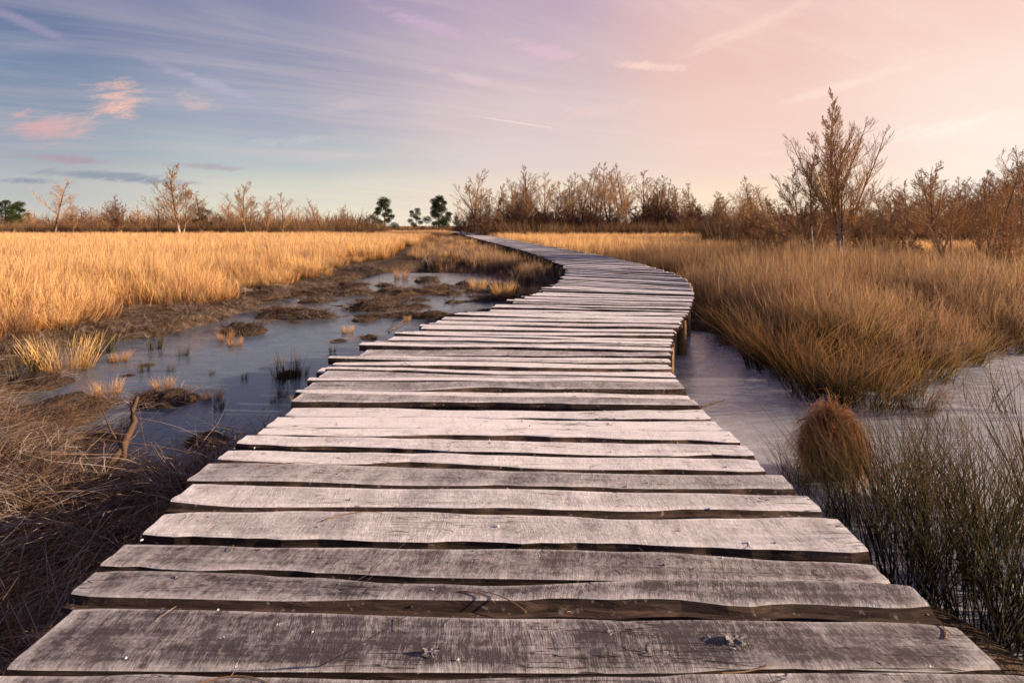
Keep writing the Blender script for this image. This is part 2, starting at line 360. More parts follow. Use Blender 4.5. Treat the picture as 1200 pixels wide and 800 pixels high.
# ------------------------------------------------------------------ mesh helpers
def build(name, V, faces, mats, parent=None, mi=None, attrs=None, smooth=False, link=True, loc=None):
    """V (n,3); faces = list of (k,m) int arrays (m corners each)"""
    me = bpy.data.meshes.new(name)
    V = np.asarray(V, dtype=np.float32)
    me.vertices.add(len(V)); me.vertices.foreach_set('co', V.ravel())
    nf = sum(len(f) for f in faces); tot = np.concatenate([np.full(len(f), f.shape[1]) for f in faces]).astype(np.int32)
    idx = np.concatenate([f.ravel() for f in faces]).astype(np.int32)
    me.loops.add(len(idx)); me.loops.foreach_set('vertex_index', idx)
    me.polygons.add(nf); st = np.concatenate([[0], np.cumsum(tot)[:-1]]).astype(np.int32)
    me.polygons.foreach_set('loop_start', st); me.polygons.foreach_set('loop_total', tot)
    for m_ in (mats if isinstance(mats, (list, tuple)) else [mats]): me.materials.append(m_)
    if mi is not None: me.polygons.foreach_set('material_index', np.asarray(mi, dtype=np.int32))
    me.polygons.foreach_set('use_smooth', np.full(nf, smooth, dtype=bool))
    for k, a in (attrs or {}).items():
        a = np.asarray(a, dtype=np.float32)
        if a.ndim == 2:
            at_ = me.attributes.new(k, 'FLOAT_VECTOR', 'POINT'); at_.data.foreach_set('vector', a.ravel())
        else:
            at_ = me.attributes.new(k, 'FLOAT', 'POINT'); at_.data.foreach_set('value', a)
    me.update(calc_edges=True)
    o = bpy.data.objects.new(name, me)
    if link: COL.objects.link(o)
    if parent: o.parent = parent
    if loc is not None: o.location = loc
    return o
def empty(name, loc, label, cat, group=None, rz=0):
    o = bpy.data.objects.new(name, None); COL.objects.link(o); o.empty_display_size = 0.2
    o.location = loc; o.rotation_euler = (0, 0, rz); tag(o, label, cat, group); return o
def tag(o, label=None, cat=None, group=None, kind=None):
    if label: o['label'] = label
    if cat: o['category'] = cat
    if group: o['group'] = group
    if kind: o['kind'] = kind
    return o
def dup(root, loc, rz=0, scale=1.0, label=None):
    r = root.copy(); COL.objects.link(r); r.location = loc; r.rotation_euler = (0, 0, rz)
    r.scale = (scale,) * 3 if not isinstance(scale, (tuple, list)) else scale
    if label: r['label'] = label
    for ch in list(root.children):
        c = ch.copy(); COL.objects.link(c); c.parent = r
    return r

def norm(v): return v / np.maximum(np.linalg.norm(v, axis=-1, keepdims=True), 1e-9)
def tubes(Pt, Rd, ns):
    """Pt (B,N,3), Rd (B,N) -> verts, quad faces"""
    B, N, _ = Pt.shape
    T = norm(np.gradient(Pt, axis=1))
    ref = np.where(np.abs(T[:, :1, 2:3]) > 0.8, np.array([1., 0, 0]), np.array([0, 0, 1.]))
    A = norm(np.cross(T, np.broadcast_to(ref, T.shape))); Bn = np.cross(T, A)
    an = np.arange(ns) * 2 * PI / ns
    V = Pt[:, :, None] + Rd[:, :, None, None] * (A[:, :, None] * np.cos(an)[None, None, :, None] + Bn[:, :, None] * np.sin(an)[None, None, :, None])
    i = np.arange(B * N * ns).reshape(B, N, ns)
    a, b = i[:, :-1], i[:, 1:]
    Fc = np.stack([a, np.roll(a, -1, 2), np.roll(b, -1, 2), b], -1).reshape(-1, 4)
    return V.reshape(-1, 3), Fc
def ribbons(Pt, Wd, seed=0):
    """flat blades; returns verts, faces, h"""
    B, N, _ = Pt.shape; r = np.random.default_rng(seed)
    T = norm(np.gradient(Pt, axis=1))
    a = r.uniform(0, 2 * PI, B); S = np.stack([np.cos(a), np.sin(a), np.zeros(B)], -1)[:, None]
    S = norm(S - (S * T).sum(-1, keepdims=True) * T)
    V = np.stack([Pt - S * Wd[:, :, None] / 2, Pt + S * Wd[:, :, None] / 2], 2)
    i = np.arange(B * N * 2).reshape(B, N, 2)
    Fc = np.stack([i[:, :-1, 0], i[:, :-1, 1], i[:, 1:, 1], i[:, 1:, 0]], -1).reshape(-1, 4)
    h = np.broadcast_to(np.linspace(0, 1, N)[None, :, None], (B, N, 2)).ravel()
    ti = np.broadcast_to(r.random(B)[:, None, None], (B, N, 2)).ravel()
    return V.reshape(-1, 3), Fc, h, ti
def cat_parts(parts):
    Vs, Fs, n = [], [], 0
    for V, Fc in parts: Vs.append(V); Fs.append(Fc + n); n += len(V)
    return np.concatenate(Vs), Fs

_h = np.random.default_rng(5).random((256, 256))
def vnoise(x, y, s=1.0, o=0.0):
    x = np.asarray(x) * s + 31.7 + o; y = np.asarray(y) * s + 17.3 + o * 1.7
    xi = np.floor(x).astype(int); yi = np.floor(y).astype(int); fx = x - xi; fy = y - yi
    fx = fx * fx * (3 - 2 * fx); fy = fy * fy * (3 - 2 * fy)
    H = lambda a, b: _h[a % 256, b % 256]
    return (H(xi, yi) * (1 - fx) + H(xi + 1, yi) * fx) * (1 - fy) + (H(xi, yi + 1) * (1 - fx) + H(xi + 1, yi + 1) * fx) * fy
def fbm(x, y, s=1.0, o=0.0, k=3):
    return sum(vnoise(x, y, s * 2 ** i, o + i * 9.1) * 0.5 ** i for i in range(k)) / sum(0.5 ** i for i in range(k)) - 0.5
def sdf(x, y, poly):
    x = np.asarray(x, float); y = np.asarray(y, float); d = np.full(x.shape, 1e9); ins = np.zeros(x.shape, bool)
    n = len(poly)
    for i in range(n):
        ax, ay = poly[i]; bx, by = poly[(i + 1) % n]; ex, ey = bx - ax, by - ay
        t = np.clip(((x - ax) * ex + (y - ay) * ey) / (ex * ex + ey * ey + 1e-9), 0, 1)
        d = np.minimum(d, np.hypot(x - ax - t * ex, y - ay - t * ey))
        c = ((ay > y) != (by > y)) & (x < ex * (y - ay) / (ey if abs(ey) > 1e-9 else 1e-9) + ax)
        ins ^= c
    return np.where(ins, -d, d)
def sstep(a, b, x):
    t = np.clip((x - a) / (b - a), 0, 1); return t * t * (3 - 2 * t)

# ------------------------------------------------------------------ terrain and ice
LP = [at(*p) for p in [(-40, 455), (85, 408), (180, 395), (270, 378), (330, 352), (400, 336), (440, 322), (500, 311), (560, 318), (600, 326)]] \
   + [(1.2, 11.0), (0.6, 8.0), (0.0, 5.0), (-0.8, 3.9)] + [at(*p) for p in [(300, 560), (245, 590), (175, 590), (70, 562), (-10, 500)]]
RP = [(1.4, 9.5), at(800, 388), at(850, 398), at(900, 428), at(950, 462), at(1010, 472), at(1060, 452), at(1110, 428), at(1150, 412),
      at(1300, 396), (16, 8.5), (18, 3.0), (6, 0.6), (3.0, 1.0), (2.15, 1.9), (1.5, 2.6), (1.0, 3.4), (1.0, 5.0), (1.2, 7.0)]
def ground_z(x, y):
    x = np.asarray(x, float); y = np.asarray(y, float)
    d = np.minimum(sdf(x, y, LP), sdf(x, y, RP)) + fbm(x, y, 0.9, 3, 4) * 0.8 - .10
    near = sstep(6.0, 3.0, y) * sstep(-0.5, -1.5, x)
    land = 0.15 + fbm(x, y, 0.35, 1) * 0.16 + fbm(x, y, 1.6, 2, 3) * (0.14 + 0.22 * near)
    land = land + 0.10 * sstep(20, 60, y)
    z = -0.25 + (np.maximum(land, 0.03) + 0.25) * sstep(-0.45, 0.35, d)
    # frosty mud flats that break the surface at the far end of the left pool
    flat = sstep(8.0, 9.5, y) * sstep(17.0, 13.5, y) * sstep(2.5, 0.0, x) * sstep(-8, -6, x)
    z = np.where(d < 0.2, np.maximum(z, -0.25 + flat * (0.22 + fbm(x * 0.7, y * 1.2, 1.9, 8, 4) * 0.62)), z)
    return z
def axis(dense0, dense1, step, lo, hi, gr=1.09):
    a = list(np.arange(dense0, dense1, step)); s = step
    while a[-1] < hi: s *= gr; a.append(a[-1] + s)
    s = step; b = [a[0]]
    while b[-1] > lo: s *= gr; b.append(b[-1] - s)
    return np.array(b[:0:-1] + a)
gx = axis(-9, 10, 0.085, -3500, 3500); gy = axis(0.5, 17, 0.085, -300, 4500)
GX, GY = np.meshgrid(gx, gy, indexing='ij'); GZ = ground_z(GX, GY)
ii = np.arange(GX.size).reshape(GX.shape)
gf = np.stack([ii[:-1, :-1], ii[1:, :-1], ii[1:, 1:], ii[:-1, 1:]], -1).reshape(-1, 4)
grd = build('ground', np.stack([GX, GY, GZ], -1).reshape(-1, 3), [gf], M['ground'], smooth=True)
tag(grd, kind='structure')
wx = np.array([-13, -13, 22, 22.]); wy = np.array([0.3, 18, 18, 0.3])
wat = build('water', np.stack([wx, wy, np.zeros(4)], -1), [np.array([[0, 3, 2, 1]])], M['ice']); tag(wat, kind='structure')
def gz(x, y): return float(ground_z(np.array([x]), np.array([y]))[0])

# ------------------------------------------------------------------ boardwalk
pairs = [((-75, 862), (1290, 862)), ((10, 785), (1180, 783)), ((75, 706), (1103, 728)), ((158, 632), (1022, 650)), ((218, 570), (945, 586)), ((270, 525), (885, 535)),
 ((315, 500), (850, 503)), ((361, 456), (800, 459)), ((382, 429), (785, 436)), ((409, 416), (784, 420)), ((455, 395), (786, 402)),
 ((490, 384), (790, 390)), ((530, 371), (798, 376)), ((588, 358), (808, 362)), ((627, 344), (813, 349)), ((659, 329), (812, 337)),
 ((667, 319), (802, 326)), ((664, 313), (780, 317)), ((648, 305), (745, 308)), ((627, 297), (700, 298.5)), ((590, 287), (640, 288)),
 ((557, 279), (590, 279)), ((535, 273), (554, 273)), ((521, 270.4), (534, 270.4)), ((506, 269.2), (516, 269.2))]
Lw = np.array([at(*a, DECK) for a, b in pairs]); Rw = np.array([at(*b, DECK) for a, b in pairs])
def chaikin(A, n=2):
    for _ in range(n):
        q = np.empty((2 * len(A) - 2 + 2, 2)); q[0] = A[0]; q[-1] = A[-1]
        q[1:-1:2] = A[:-1] * 0.75 + A[1:] * 0.25; q[2:-1:2] = A[:-1] * 0.25 + A[1:] * 0.75
        A = q
    return A
Lw, Rw = chaikin(Lw), chaikin(Rw)
Cw = (Lw + Rw) / 2; Ss = np.concatenate([[0], np.cumsum(np.hypot(*np.diff(Cw, axis=0).T))])
def edge(A, s): return np.array([np.interp(s, Ss, A[:, 0]), np.interp(s, Ss, A[:, 1])])
walk = empty('boardwalk', (0, 0, 0), 'long winding boardwalk of rough frosted planks on short posts across the marsh', 'boardwalk')
pr = np.random.default_rng(21)
def plank(i, s0, s1, far=False, NS=40):
    gap0 = pr.uniform(.008, .030) * (1 if s0 < .7 else .62); gap1 = pr.uniform(.005, .012)
    j = plank.j; nj = pr.uniform(-.012, .012, 2) if s0 < 1.2 else pr.uniform(-.045, .045, 2)
    la, ra = edge(Lw, s0 + j[0]), edge(Rw, s0 + j[1]); lb, rb = edge(Lw, s1 + nj[0]), edge(Rw, s1 + nj[1]); plank.j = nj
    ml, mr = (la + lb) / 2, (ra + rb) / 2
    ex = mr - ml; L = np.hypot(*ex); ex = ex / L; ey = np.array([-ex[1], ex[0]])
    jit = 0.03 if s0 < 2 else 0.10
    e0, e1 = -pr.uniform(-.5, 1) * jit, L + pr.uniform(-.5, 1) * (.03 if s0 < 2 or s0 > 9 else .014)
    c = (ml + mr) / 2
    u = np.linspace(e0, e1, NS)
    f = u / L
    near0 = np.dot(la - c, ey) * (1 - f) + np.dot(ra - c, ey) * f + gap0
    far0 = np.dot(lb - c, ey) * (1 - f) + np.dot(rb - c, ey) * f - gap1
    ph = pr.uniform(0, 50)
    wv = lambda o, a: (vnoise(u * 1.1, u * 0 + o, 1.0, ph) - .5) * a + (vnoise(u * 6, u * 0 + o, 1.0, ph) - .5) * a * .25
    yn = near0 + wv(1.5, .085) + (vnoise(u * 16, u * 0 + 3., 1, ph) - .5) * .008; yf = far0 + wv(7.5, .055)
    yf = np.minimum(yf, far0 + .012); yn = np.maximum(yn, near0 - .008); yf = np.maximum(yf, yn + .06)
    # rounded or mitred corners on the ends
    cr = pr.uniform(0, .022); k = np.minimum(u - e0, e1 - u); cut = cr * np.exp(-k / .035); yf = yf - cut * pr.uniform(.2, 1); yn = yn + cut * pr.uniform(.1, .8)
    th = pr.uniform(.050, .072); z0 = DECK + (pr.uniform(-.009, .006) if s0 < 1.6 else pr.uniform(-.022, .014)); tilt = pr.uniform(-.006, .006) * (1 if s0 < 1.6 else 1.8); roll = pr.uniform(-.05, .03) * (s0 > 1.2)
    wane = pr.choice([pr.uniform(0, .008), pr.uniform(.015, .055)]); fade = pr.uniform(0, 1)
    wn = wane * np.clip(.4 + 1.2 * (vnoise(u * 2.2, u * 0, 1, ph + 4) - .2), 0, 1.2)
    W = yf - yn
    zt = (vnoise(u * 2.0, u * 0 + 9, 1, ph) - .5) * .010
    b = .0045
    ring = [(yn + .012, z0 - th + 0 * u, 0), (yn + .002, z0 - th * .75 + 0 * u, 0), (yn - .003 + 0 * wn, z0 - th * .42 + 0 * u, 0), (yn + wn * .55, z0 - .012 - wn * .35, 0), (yn + wn, z0 - b + zt, 1.0),
            (yn + wn + b * 1.6, z0 + zt, .45), (yn + wn + .025, z0 + zt + .0012, 0.0), (yn + W * .5, z0 + zt - .0015, 0), (yf - .02, z0 + zt + .001, 0), (yf - b * 1.4, z0 + zt, .6), (yf, z0 - b * 1.3 + zt, 0.8),
            (yf + .003, z0 - th * .5 + 0 * u, 0), (yf - .008, z0 - th + 0 * u, 0)]
    K = len(ring)
    Y_ = np.stack([r[0] for r in ring], 1); Z_ = np.stack([r[1] for r in ring], 1) + tilt * (f[:, None] - .5) * 2
    Z_ = Z_ + roll * (Y_ - (yn + W * .5)[:, None])
    X_ = np.broadcast_to(u[:, None] - L / 2, Y_.shape).copy()
    X_[0] += (vnoise(Y_[0] * 30, Z_[0] * 30, 1, ph) - .5) * .010; X_[-1] += (vnoise(Y_[-1] * 30, Z_[-1] * 30, 1, ph + 1) - .5) * .010
    loc = np.stack([X_, Y_, Z_ - DECK], -1).reshape(-1, 3)
    rim = np.broadcast_to(np.array([r[2] for r in ring])[None], Y_.shape).copy()
    rim[0] = np.maximum(rim[0], .8 * (np.arange(K) >= 5) * (np.arange(K) <= 9)); rim[-1] = rim[0]
    idx = np.arange(NS * K).reshape(NS, K)
    nx = np.roll(idx, -1, 1)
    q = np.stack([idx[:-1], idx[1:], nx[1:], nx[:-1]], -1)   # (NS-1,K,4)
    mi = np.zeros((NS - 1, K), int); mi[:, 0:4] = 1; mi[:, 10:] = 1
    caps = np.array([idx[0][::1], idx[-1][::-1]])
    ang = math.atan2(ex[1], ex[0])
    if s0 < 0.60: frost = pr.uniform(.06, .17)  # low frost darkens the nearest planks in place of a cast shadow
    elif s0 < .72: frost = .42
    elif s0 < 1.5: frost = (.46, .30, .60, .58, .62)[i % 5]  # the lowest value paints a shaded plank by thinning its frost
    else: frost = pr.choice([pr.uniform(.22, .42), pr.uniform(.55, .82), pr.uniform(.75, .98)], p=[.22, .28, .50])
    n = NS * K
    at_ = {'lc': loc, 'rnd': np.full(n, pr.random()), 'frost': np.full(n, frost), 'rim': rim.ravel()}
    return loc, [q.reshape(-1, 4), caps], np.concatenate([mi.ravel(), [2, 2]]), at_, c, ang
plank.j = np.zeros(2)
NEARW = [.157, .197, .131, .140, .218, .167, .177, .153, .166, .144, .16, .12, .17, .13]
s = 0.0; i = 0; stot = Ss[-1]; far_parts = []
while s < stot - .4:
    wd = NEARW[i] if i < len(NEARW) else pr.choice([pr.uniform(.08, .12), pr.uniform(.12, .17)], p=[.5, .5])
    if s > 3: wd *= 1.0
    if i < 100:
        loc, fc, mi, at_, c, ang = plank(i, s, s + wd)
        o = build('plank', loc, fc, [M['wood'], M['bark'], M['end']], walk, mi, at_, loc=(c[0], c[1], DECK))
        o.rotation_euler = (0, 0, ang)
    else:
        if s > 30: wd *= 1.6
        loc, fc, mi, at_, c, ang = plank(i, s, s + wd, True, 8)
        ca_, sa_ = math.cos(ang), math.sin(ang)
        Wd = np.stack([c[0] + loc[:, 0] * ca_ - loc[:, 1] * sa_, c[1] + loc[:, 0] * sa_ + loc[:, 1] * ca_, loc[:, 2] + DECK], -1)
        far_parts.append((Wd, fc, mi, at_))
    s += wd; i += 1
n = 0; Vs = []; Q = []; Cp = []; mq = []; A = {k: [] for k in ('lc', 'rnd', 'frost', 'rim')}
for Wd, fc, mi, at_ in far_parts:
    Vs.append(Wd); Q.append(fc[0] + n); Cp.append(fc[1] + n); mq.append(mi[:-2]); n += len(Wd)
    for k in A: A[k].append(at_[k])
fp = build('plank', np.concatenate(Vs), [np.concatenate(Q), np.concatenate(Cp)], [M['wood'], M['bark'], M['end']], walk,
           np.concatenate(mq + [np.full(len(Cp) * 2, 2)]), {k: np.concatenate(v) for k, v in A.items()})
fp['kind'] = 'stuff'; fp['label'] = 'far run of small frosted planks'
print('planks', i, 'length', stot)
from mathutils.bvhtree import BVHTree
bv, bf = [], []
for o in [c for c in walk.children if c.name.startswith('plank') and 'kind' not in c][:60]:
    n0 = len(bv); ca_, sa_ = math.cos(o.rotation_euler[2]), math.sin(o.rotation_euler[2]); lx_, ly_, lz_ = o.location
    bv += [(lx_ + v.co.x * ca_ - v.co.y * sa_, ly_ + v.co.x * sa_ + v.co.y * ca_, lz_ + v.co.z) for v in o.data.vertices]
    bf += [[n0 + k for k in p.vertices] for p in o.data.polygons]
deck_bvh = BVHTree.FromPolygons(bv, bf)
def deckz(x, y):
    h = deck_bvh.ray_cast(Vector((x, y, 1.5)), Vector((0, 0, -1)), 1.2)[0]
    return h.z if h is not None else DECK - .01
# stringers under the planks, posts at both edges
def beam(A, other, s0, s1, inset, zt=DECK - .062, hgt=.11, wdt=.07):
    ss = np.arange(s0, s1, .4); pts = []
    for q in ss:
        a, b = edge(A, q), edge(other, q); dd = (b - a) / np.hypot(*(b - a)); pts.append(np.r_[a + dd * inset, dd])
    pts = np.array(pts)
    P4 = [np.c_[pts[:, :2] + pts[:, 2:] * sx * wdt / 2, np.full(len(pts), zz)] for sx, zz in ((-1, zt - hgt), (1, zt - hgt), (1, zt), (-1, zt))]
    V = np.stack(P4, 1); ix = np.arange(V.shape[0] * 4).reshape(-1, 4); nx = np.roll(ix, -1, 1)
    return V.reshape(-1, 3), [np.stack([ix[:-1], nx[:-1], nx[1:], ix[1:]], -1).reshape(-1, 4), np.array([ix[0][::-1], ix[-1]])]
for A_, B_, ins in ((Lw, Rw, .16), (Rw, Lw, .14), (Lw, Rw, 1.15)):
    V, fc = beam(A_, B_, .1, stot - .6, ins); build('beam', V, fc, M['post'], walk)
def post(x, y, ztop, r):
    zb = gz(x, y) - .25; N, S = 7, 10; an = np.arange(S) * 2 * PI / S; zz = np.linspace(zb, ztop, N)
    V = np.zeros((N, S, 3)); ph = pr.uniform(0, 99); lean = pr.uniform(-.02, .02, 2)
    for k in range(N):
        rr = r * (1 + .16 * (vnoise(np.cos(an) * 2 + ph, np.sin(an) * 2 + zz[k] * 2, 1) - .5)) * (1.05 - .1 * k / N)
        if k == N - 1: rr = rr * .9
        V[k, :, 0] = rr * np.cos(an) + lean[0] * k / N; V[k, :, 1] = rr * np.sin(an) + lean[1] * k / N; V[k, :, 2] = zz[k] + (.012 * np.cos(an + ph) if k >= N - 2 else 0)
    ix = np.arange(N * S).reshape(N, S); nx = np.roll(ix, -1, 1)
    return build('post', V.reshape(-1, 3), [np.stack([ix[:-1], nx[:-1], nx[1:], ix[1:]], -1).reshape(-1, 4), np.array([ix[-1]])], M['post'], walk, loc=(x, y, 0))
for q in list(np.arange(1.6, 9.5, 1.5)) + list(np.arange(9.7, 30, .95)) + list(np.arange(30, 60, 1.6)):
    a, b = edge(Lw, q), edge(Rw, q); dd = (b - a) / np.hypot(*(b - a)); p = a + dd * (-.01 if q > 9 else .20)
    post(p[0], p[1], DECK - .056 - (pr.uniform(0, .03) if q > 9 else 0), pr.uniform(.06, .085))
for q in np.arange(1.9, 13, 1.35):
    a, b = edge(Rw, q), edge(Lw, q); dd = (b - a) / np.hypot(*(b - a)); p = a + dd * .10
    post(p[0], p[1], DECK - .06, pr.uniform(.055, .07))

# ------------------------------------------------------------------ grasses
def tuft(seed, n, h, rad, wid, lean, curl, N=5, hv=.35, wind=(0, 0), droop=0.0, link=False, matn='gold', name='tuft', flop=0.0):
    r = np.random.default_rng(seed)
    a = r.uniform(0, 2 * PI, n); rr = rad * np.sqrt(r.random(n))
    base = np.stack([rr * np.cos(a), rr * np.sin(a), np.full(n, -.03)], -1)
    a2 = a + r.normal(0, .7, n)
    ln = np.abs(r.normal(lean, lean * .6, n)).clip(0, lean * 1.8)
    out = np.stack([np.cos(a2), np.sin(a2), np.zeros(n)], -1) * ln[:, None] + np.array([wind[0], wind[1], 0])
    H = h * (1 + hv * r.normal(0, .6, n)).clip(.35, 1.6)
    t = np.linspace(0, 1, N)[None, :, None]
    cur = (np.abs(r.normal(curl, curl * .6, n))).clip(0, curl * 1.7)[:, None, None]
    sw = r.normal(0, .05, (n, 1, 2)); 
    P3 = base[:, None] + out[:, None] * H[:, None, None] * (t * .5 + cur * t ** 2.2) + np.array([0, 0, 1.]) * H[:, None, None] * (t - (droop + flop * cur) * t ** 2.6)
    P3[:, :, :2] += sw * H[:, None, None] * np.sin(t * 3.0 + r.uniform(0, 6, (n, 1, 1)))
    P3[:, :, 2] = np.maximum(P3[:, :, 2], -.03 + .02 * r.random((n, 1)))
    wd = wid * r.uniform(.6, 1.3, n)[:, None] * (1.05 - np.linspace(0, 1, N)[None] ** 1.6 * .85)
    V, Fc, hh, ti = ribbons(P3, wd, seed)
    return build(name, V, [Fc], M[matn], attrs={'h': hh, 'tint': ti}, link=link)

def scatter(name, pts, rots, scl, idx, protos, label, cat):
    me = bpy.data.meshes.new(name); pts = np.asarray(pts, np.float32)
    me.vertices.add(len(pts)); me.vertices.foreach_set('co', pts.ravel())
    a = me.attributes.new('rot', 'FLOAT_VECTOR', 'POINT'); a.data.foreach_set('vector', np.asarray(rots, np.float32).ravel())
    a = me.attributes.new('scl', 'FLOAT_VECTOR', 'POINT'); a.data.foreach_set('vector', np.asarray(scl, np.float32).ravel())
    a = me.attributes.new('idx', 'INT', 'POINT'); a.data.foreach_set('value', np.asarray(idx, np.int32))
    o = bpy.data.objects.new(name, me); COL.objects.link(o)
    cl = bpy.data.collections.new(name + '_tufts')
    for p in protos: cl.objects.link(p)
    ng = bpy.data.node_groups.new(name, 'GeometryNodeTree')
    ng.interface.new_socket('Geometry', in_out='INPUT', socket_type='NodeSocketGeometry'); ng.interface.new_socket('Geometry', in_out='OUTPUT', socket_type='NodeSocketGeometry')
    N = ng.nodes; Lk = ng.links; gi = N.new('NodeGroupInput'); go = N.new('NodeGroupOutput')
    ci = N.new('GeometryNodeCollectionInfo'); ci.inputs['Collection'].default_value = cl; ci.inputs['Separate Children'].default_value = True; ci.inputs['Reset Children'].default_value = True
    ip = N.new('GeometryNodeInstanceOnPoints'); ip.inputs['Pick Instance'].default_value = True
    def na(nm, ty):
        q = N.new('GeometryNodeInputNamedAttribute'); q.data_type = ty; q.inputs['Name'].default_value = nm
        return [s_ for s_ in q.outputs if s_.enabled and s_.name == 'Attribute'][0]
    Lk.new(gi.outputs[0], ip.inputs['Points']); Lk.new(ci.outputs[0], ip.inputs['Instance'])
    Lk.new(na('idx', 'INT'), ip.inputs['Instance Index']); Lk.new(na('rot', 'FLOAT_VECTOR'), ip.inputs['Rotation']); Lk.new(na('scl', 'FLOAT_VECTOR'), ip.inputs['Scale'])
    Lk.new(ip.outputs[0], go.inputs[0])
    md = o.modifiers.new('tufts', 'NODES'); md.node_group = ng
    tag(o, label, cat, kind='stuff'); return o
def field(n, z0, z1, x0f, x1f, ok, gamma=1.0, seed=1):
    """random points between depths z0..z1, denser near, filtered by ok(x,y)"""
    r = np.random.default_rng(seed)
    y = z0 * (z1 / z0) ** (r.random(n) ** gamma); x = (x0f + (x1f - x0f) * r.random(n)) * y
    k = ok(x, y); return x[k], y[k]
def deck_dist(x, y):
    """distance to the deck's centre line"""
    d = np.full(x.shape, 1e9)
    for a, b in zip(Cw[:-1], Cw[1:]):
        e = b - a; t = np.clip(((x - a[0]) * e[0] + (y - a[1]) * e[1]) / (e @ e + 1e-9), 0, 1)
        d = np.minimum(d, np.hypot(x - a[0] - t * e[0], y - a[1] - t * e[1]))
    return d
def pdist(x, y): return np.minimum(sdf(x, y, LP), sdf(x, y, RP)) + fbm(x, y, 0.9, 3, 4) * 0.8 - .10
def rsi(x, y, base, var, nv, seed, tilt=.10, hmul=None):
    r = np.random.default_rng(seed); n = len(x)
    sc_ = base * (1 + var * r.normal(0, .5, n)).clip(.45, 1.7)
    S = np.stack([sc_ * 1.0, sc_ * 1.0, sc_ * (1 if hmul is None else hmul)], -1)
    rot = np.stack([r.normal(0, tilt, n), r.normal(0, tilt, n), r.uniform(0, 2 * PI, n)], -1)
    return np.stack([x, y, ground_z(x, y) - .01], -1), rot, S, r.integers(0, nv, n)

LEFTB = [(-150, 130), (-150, 4), (-14, 5), at(-60, 402, .15), at(20, 392, .15), at(92, 384, .15), at(150, 362, .15), at(215, 360, .15), at(262, 350, .15), at(285, 336, .15), at(330, 334, .15), at(372, 325, .15), at(420, 309, .15), at(470, 292, .15), at(500, 280, .15), (-8, 130)]
RIGHTB = [(3.3, 10.3), at(815, 372, .15), at(850, 388, .15), at(905, 405, .15), at(960, 425, .15), at(1050, 425, .15), at(1110, 408, .15), at(1180, 396, .15), at(1400, 385, .15), (160, 20), (200, 140), (-12, 140), (-1, 40), (1.2, 27), (2.9, 17)]
g_tufts = [tuft(100 + k, 60, .50, .17, .0075, .16, .30, 5, .35, name='grass_tuft', matn='gold') for k in range(5)]
f_tufts = [tuft(120 + k, 70, .50, .55, .020, .14, .25, 4, .35, name='grass_tuft', matn='gold') for k in range(3)]
r_tufts = [tuft(140 + k, 64, .66, .20, .0075, .18, .34, 5, .40, name='grass_tuft', matn='rust') for k in range(5)]
rf_tufts = [tuft(160 + k, 70, .56, .55, .018, .16, .28, 4, .35, name='grass_tuft', matn='gold') for k in range(3)]

def stalks(seed, h, matn):
    return tuft(seed, 9, h, .16, .006, .12, .22, 6, .3, name='seed_stalk', matn=matn)
def cat2(*fs):
    P3 = [rsi(*f) for f in fs]; return [np.concatenate([p[k] for p in P3]) for k in range(4)]
okL = lambda x, y: (sdf(x, y, LEFTB) + fbm(x, y, .8, 5, 3) * 1.6 < 0) & (deck_dist(x, y) > 1.9)
x1, y1 = field(13000, 5.0, 26, -1.25, .0, okL, 1.0, 31)
x1m = vnoise(x1, y1, .45, 3); k = (x1m + .5 * (vnoise(x1, y1, 1.3, 4) - .5) > .34) | (np.random.default_rng(3).random(len(x1)) < .18)
x1, y1, x1m = x1[k], y1[k], x1m[k]
x2, y2 = field(15000, 22, 110, -1.15, .0, okL, .75, 32)
a = rsi(x1, y1, .98, .4, 5, 33, .20, (.62 + .55 * x1m + .3 * vnoise(x1, y1, 1.7, 5)) * np.clip(.45 - sdf(x1, y1, LEFTB) / 2.6, .45, 1)); b = rsi(x2, y2, 1.0, .3, 3, 34, .06, .85 + .3 * vnoise(x2, y2, .2))
b = (b[0], b[1], b[2], b[3] + 5)
rr_ = np.random.default_rng(9).random(len(x1)); a[3][rr_ < .14] = 8; a[3][rr_ < .07] = 9; a[3][rr_ > .90] = 10
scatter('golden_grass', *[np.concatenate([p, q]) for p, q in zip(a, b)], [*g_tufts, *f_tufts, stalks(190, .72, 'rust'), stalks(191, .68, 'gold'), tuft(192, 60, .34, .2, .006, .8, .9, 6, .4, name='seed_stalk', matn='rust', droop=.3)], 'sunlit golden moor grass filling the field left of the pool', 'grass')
okR = lambda x, y: (sdf(x, y, RIGHTB) + fbm(x, y, .8, 5, 3) * 1.0 < 0) & (deck_dist(x, y) > 1.5)
x1, y1 = field(12000, 6.0, 26, .0, 1.3, okR, 1.0, 41); x1m = vnoise(x1, y1, .5, 7)
k = (x1m + .5 * (vnoise(x1, y1, 1.3, 14) - .5) > .30) | (np.random.default_rng(13).random(len(x1)) < .2); x1, y1, x1m = x1[k], y1[k], x1m[k]
x2, y2 = field(13000, 22, 120, -.15, 1.15, okR, .75, 42)
a = rsi(x1, y1, .76, .55, 5, 43, .22, (.62 + .5 * x1m + .35 * vnoise(x1, y1, 1.7, 5)) * np.clip(.50 - sdf(x1, y1, RIGHTB) / 2.6, .50, 1)); b = rsi(x2, y2, .95, .3, 3, 44, .06)
b = (b[0], b[1], b[2], b[3] + 5)
rr_ = np.random.default_rng(10).random(len(x1)); a[3][rr_ < .16] = 8; a[3][rr_ < .08] = 9; a[3][rr_ > .88] = 10
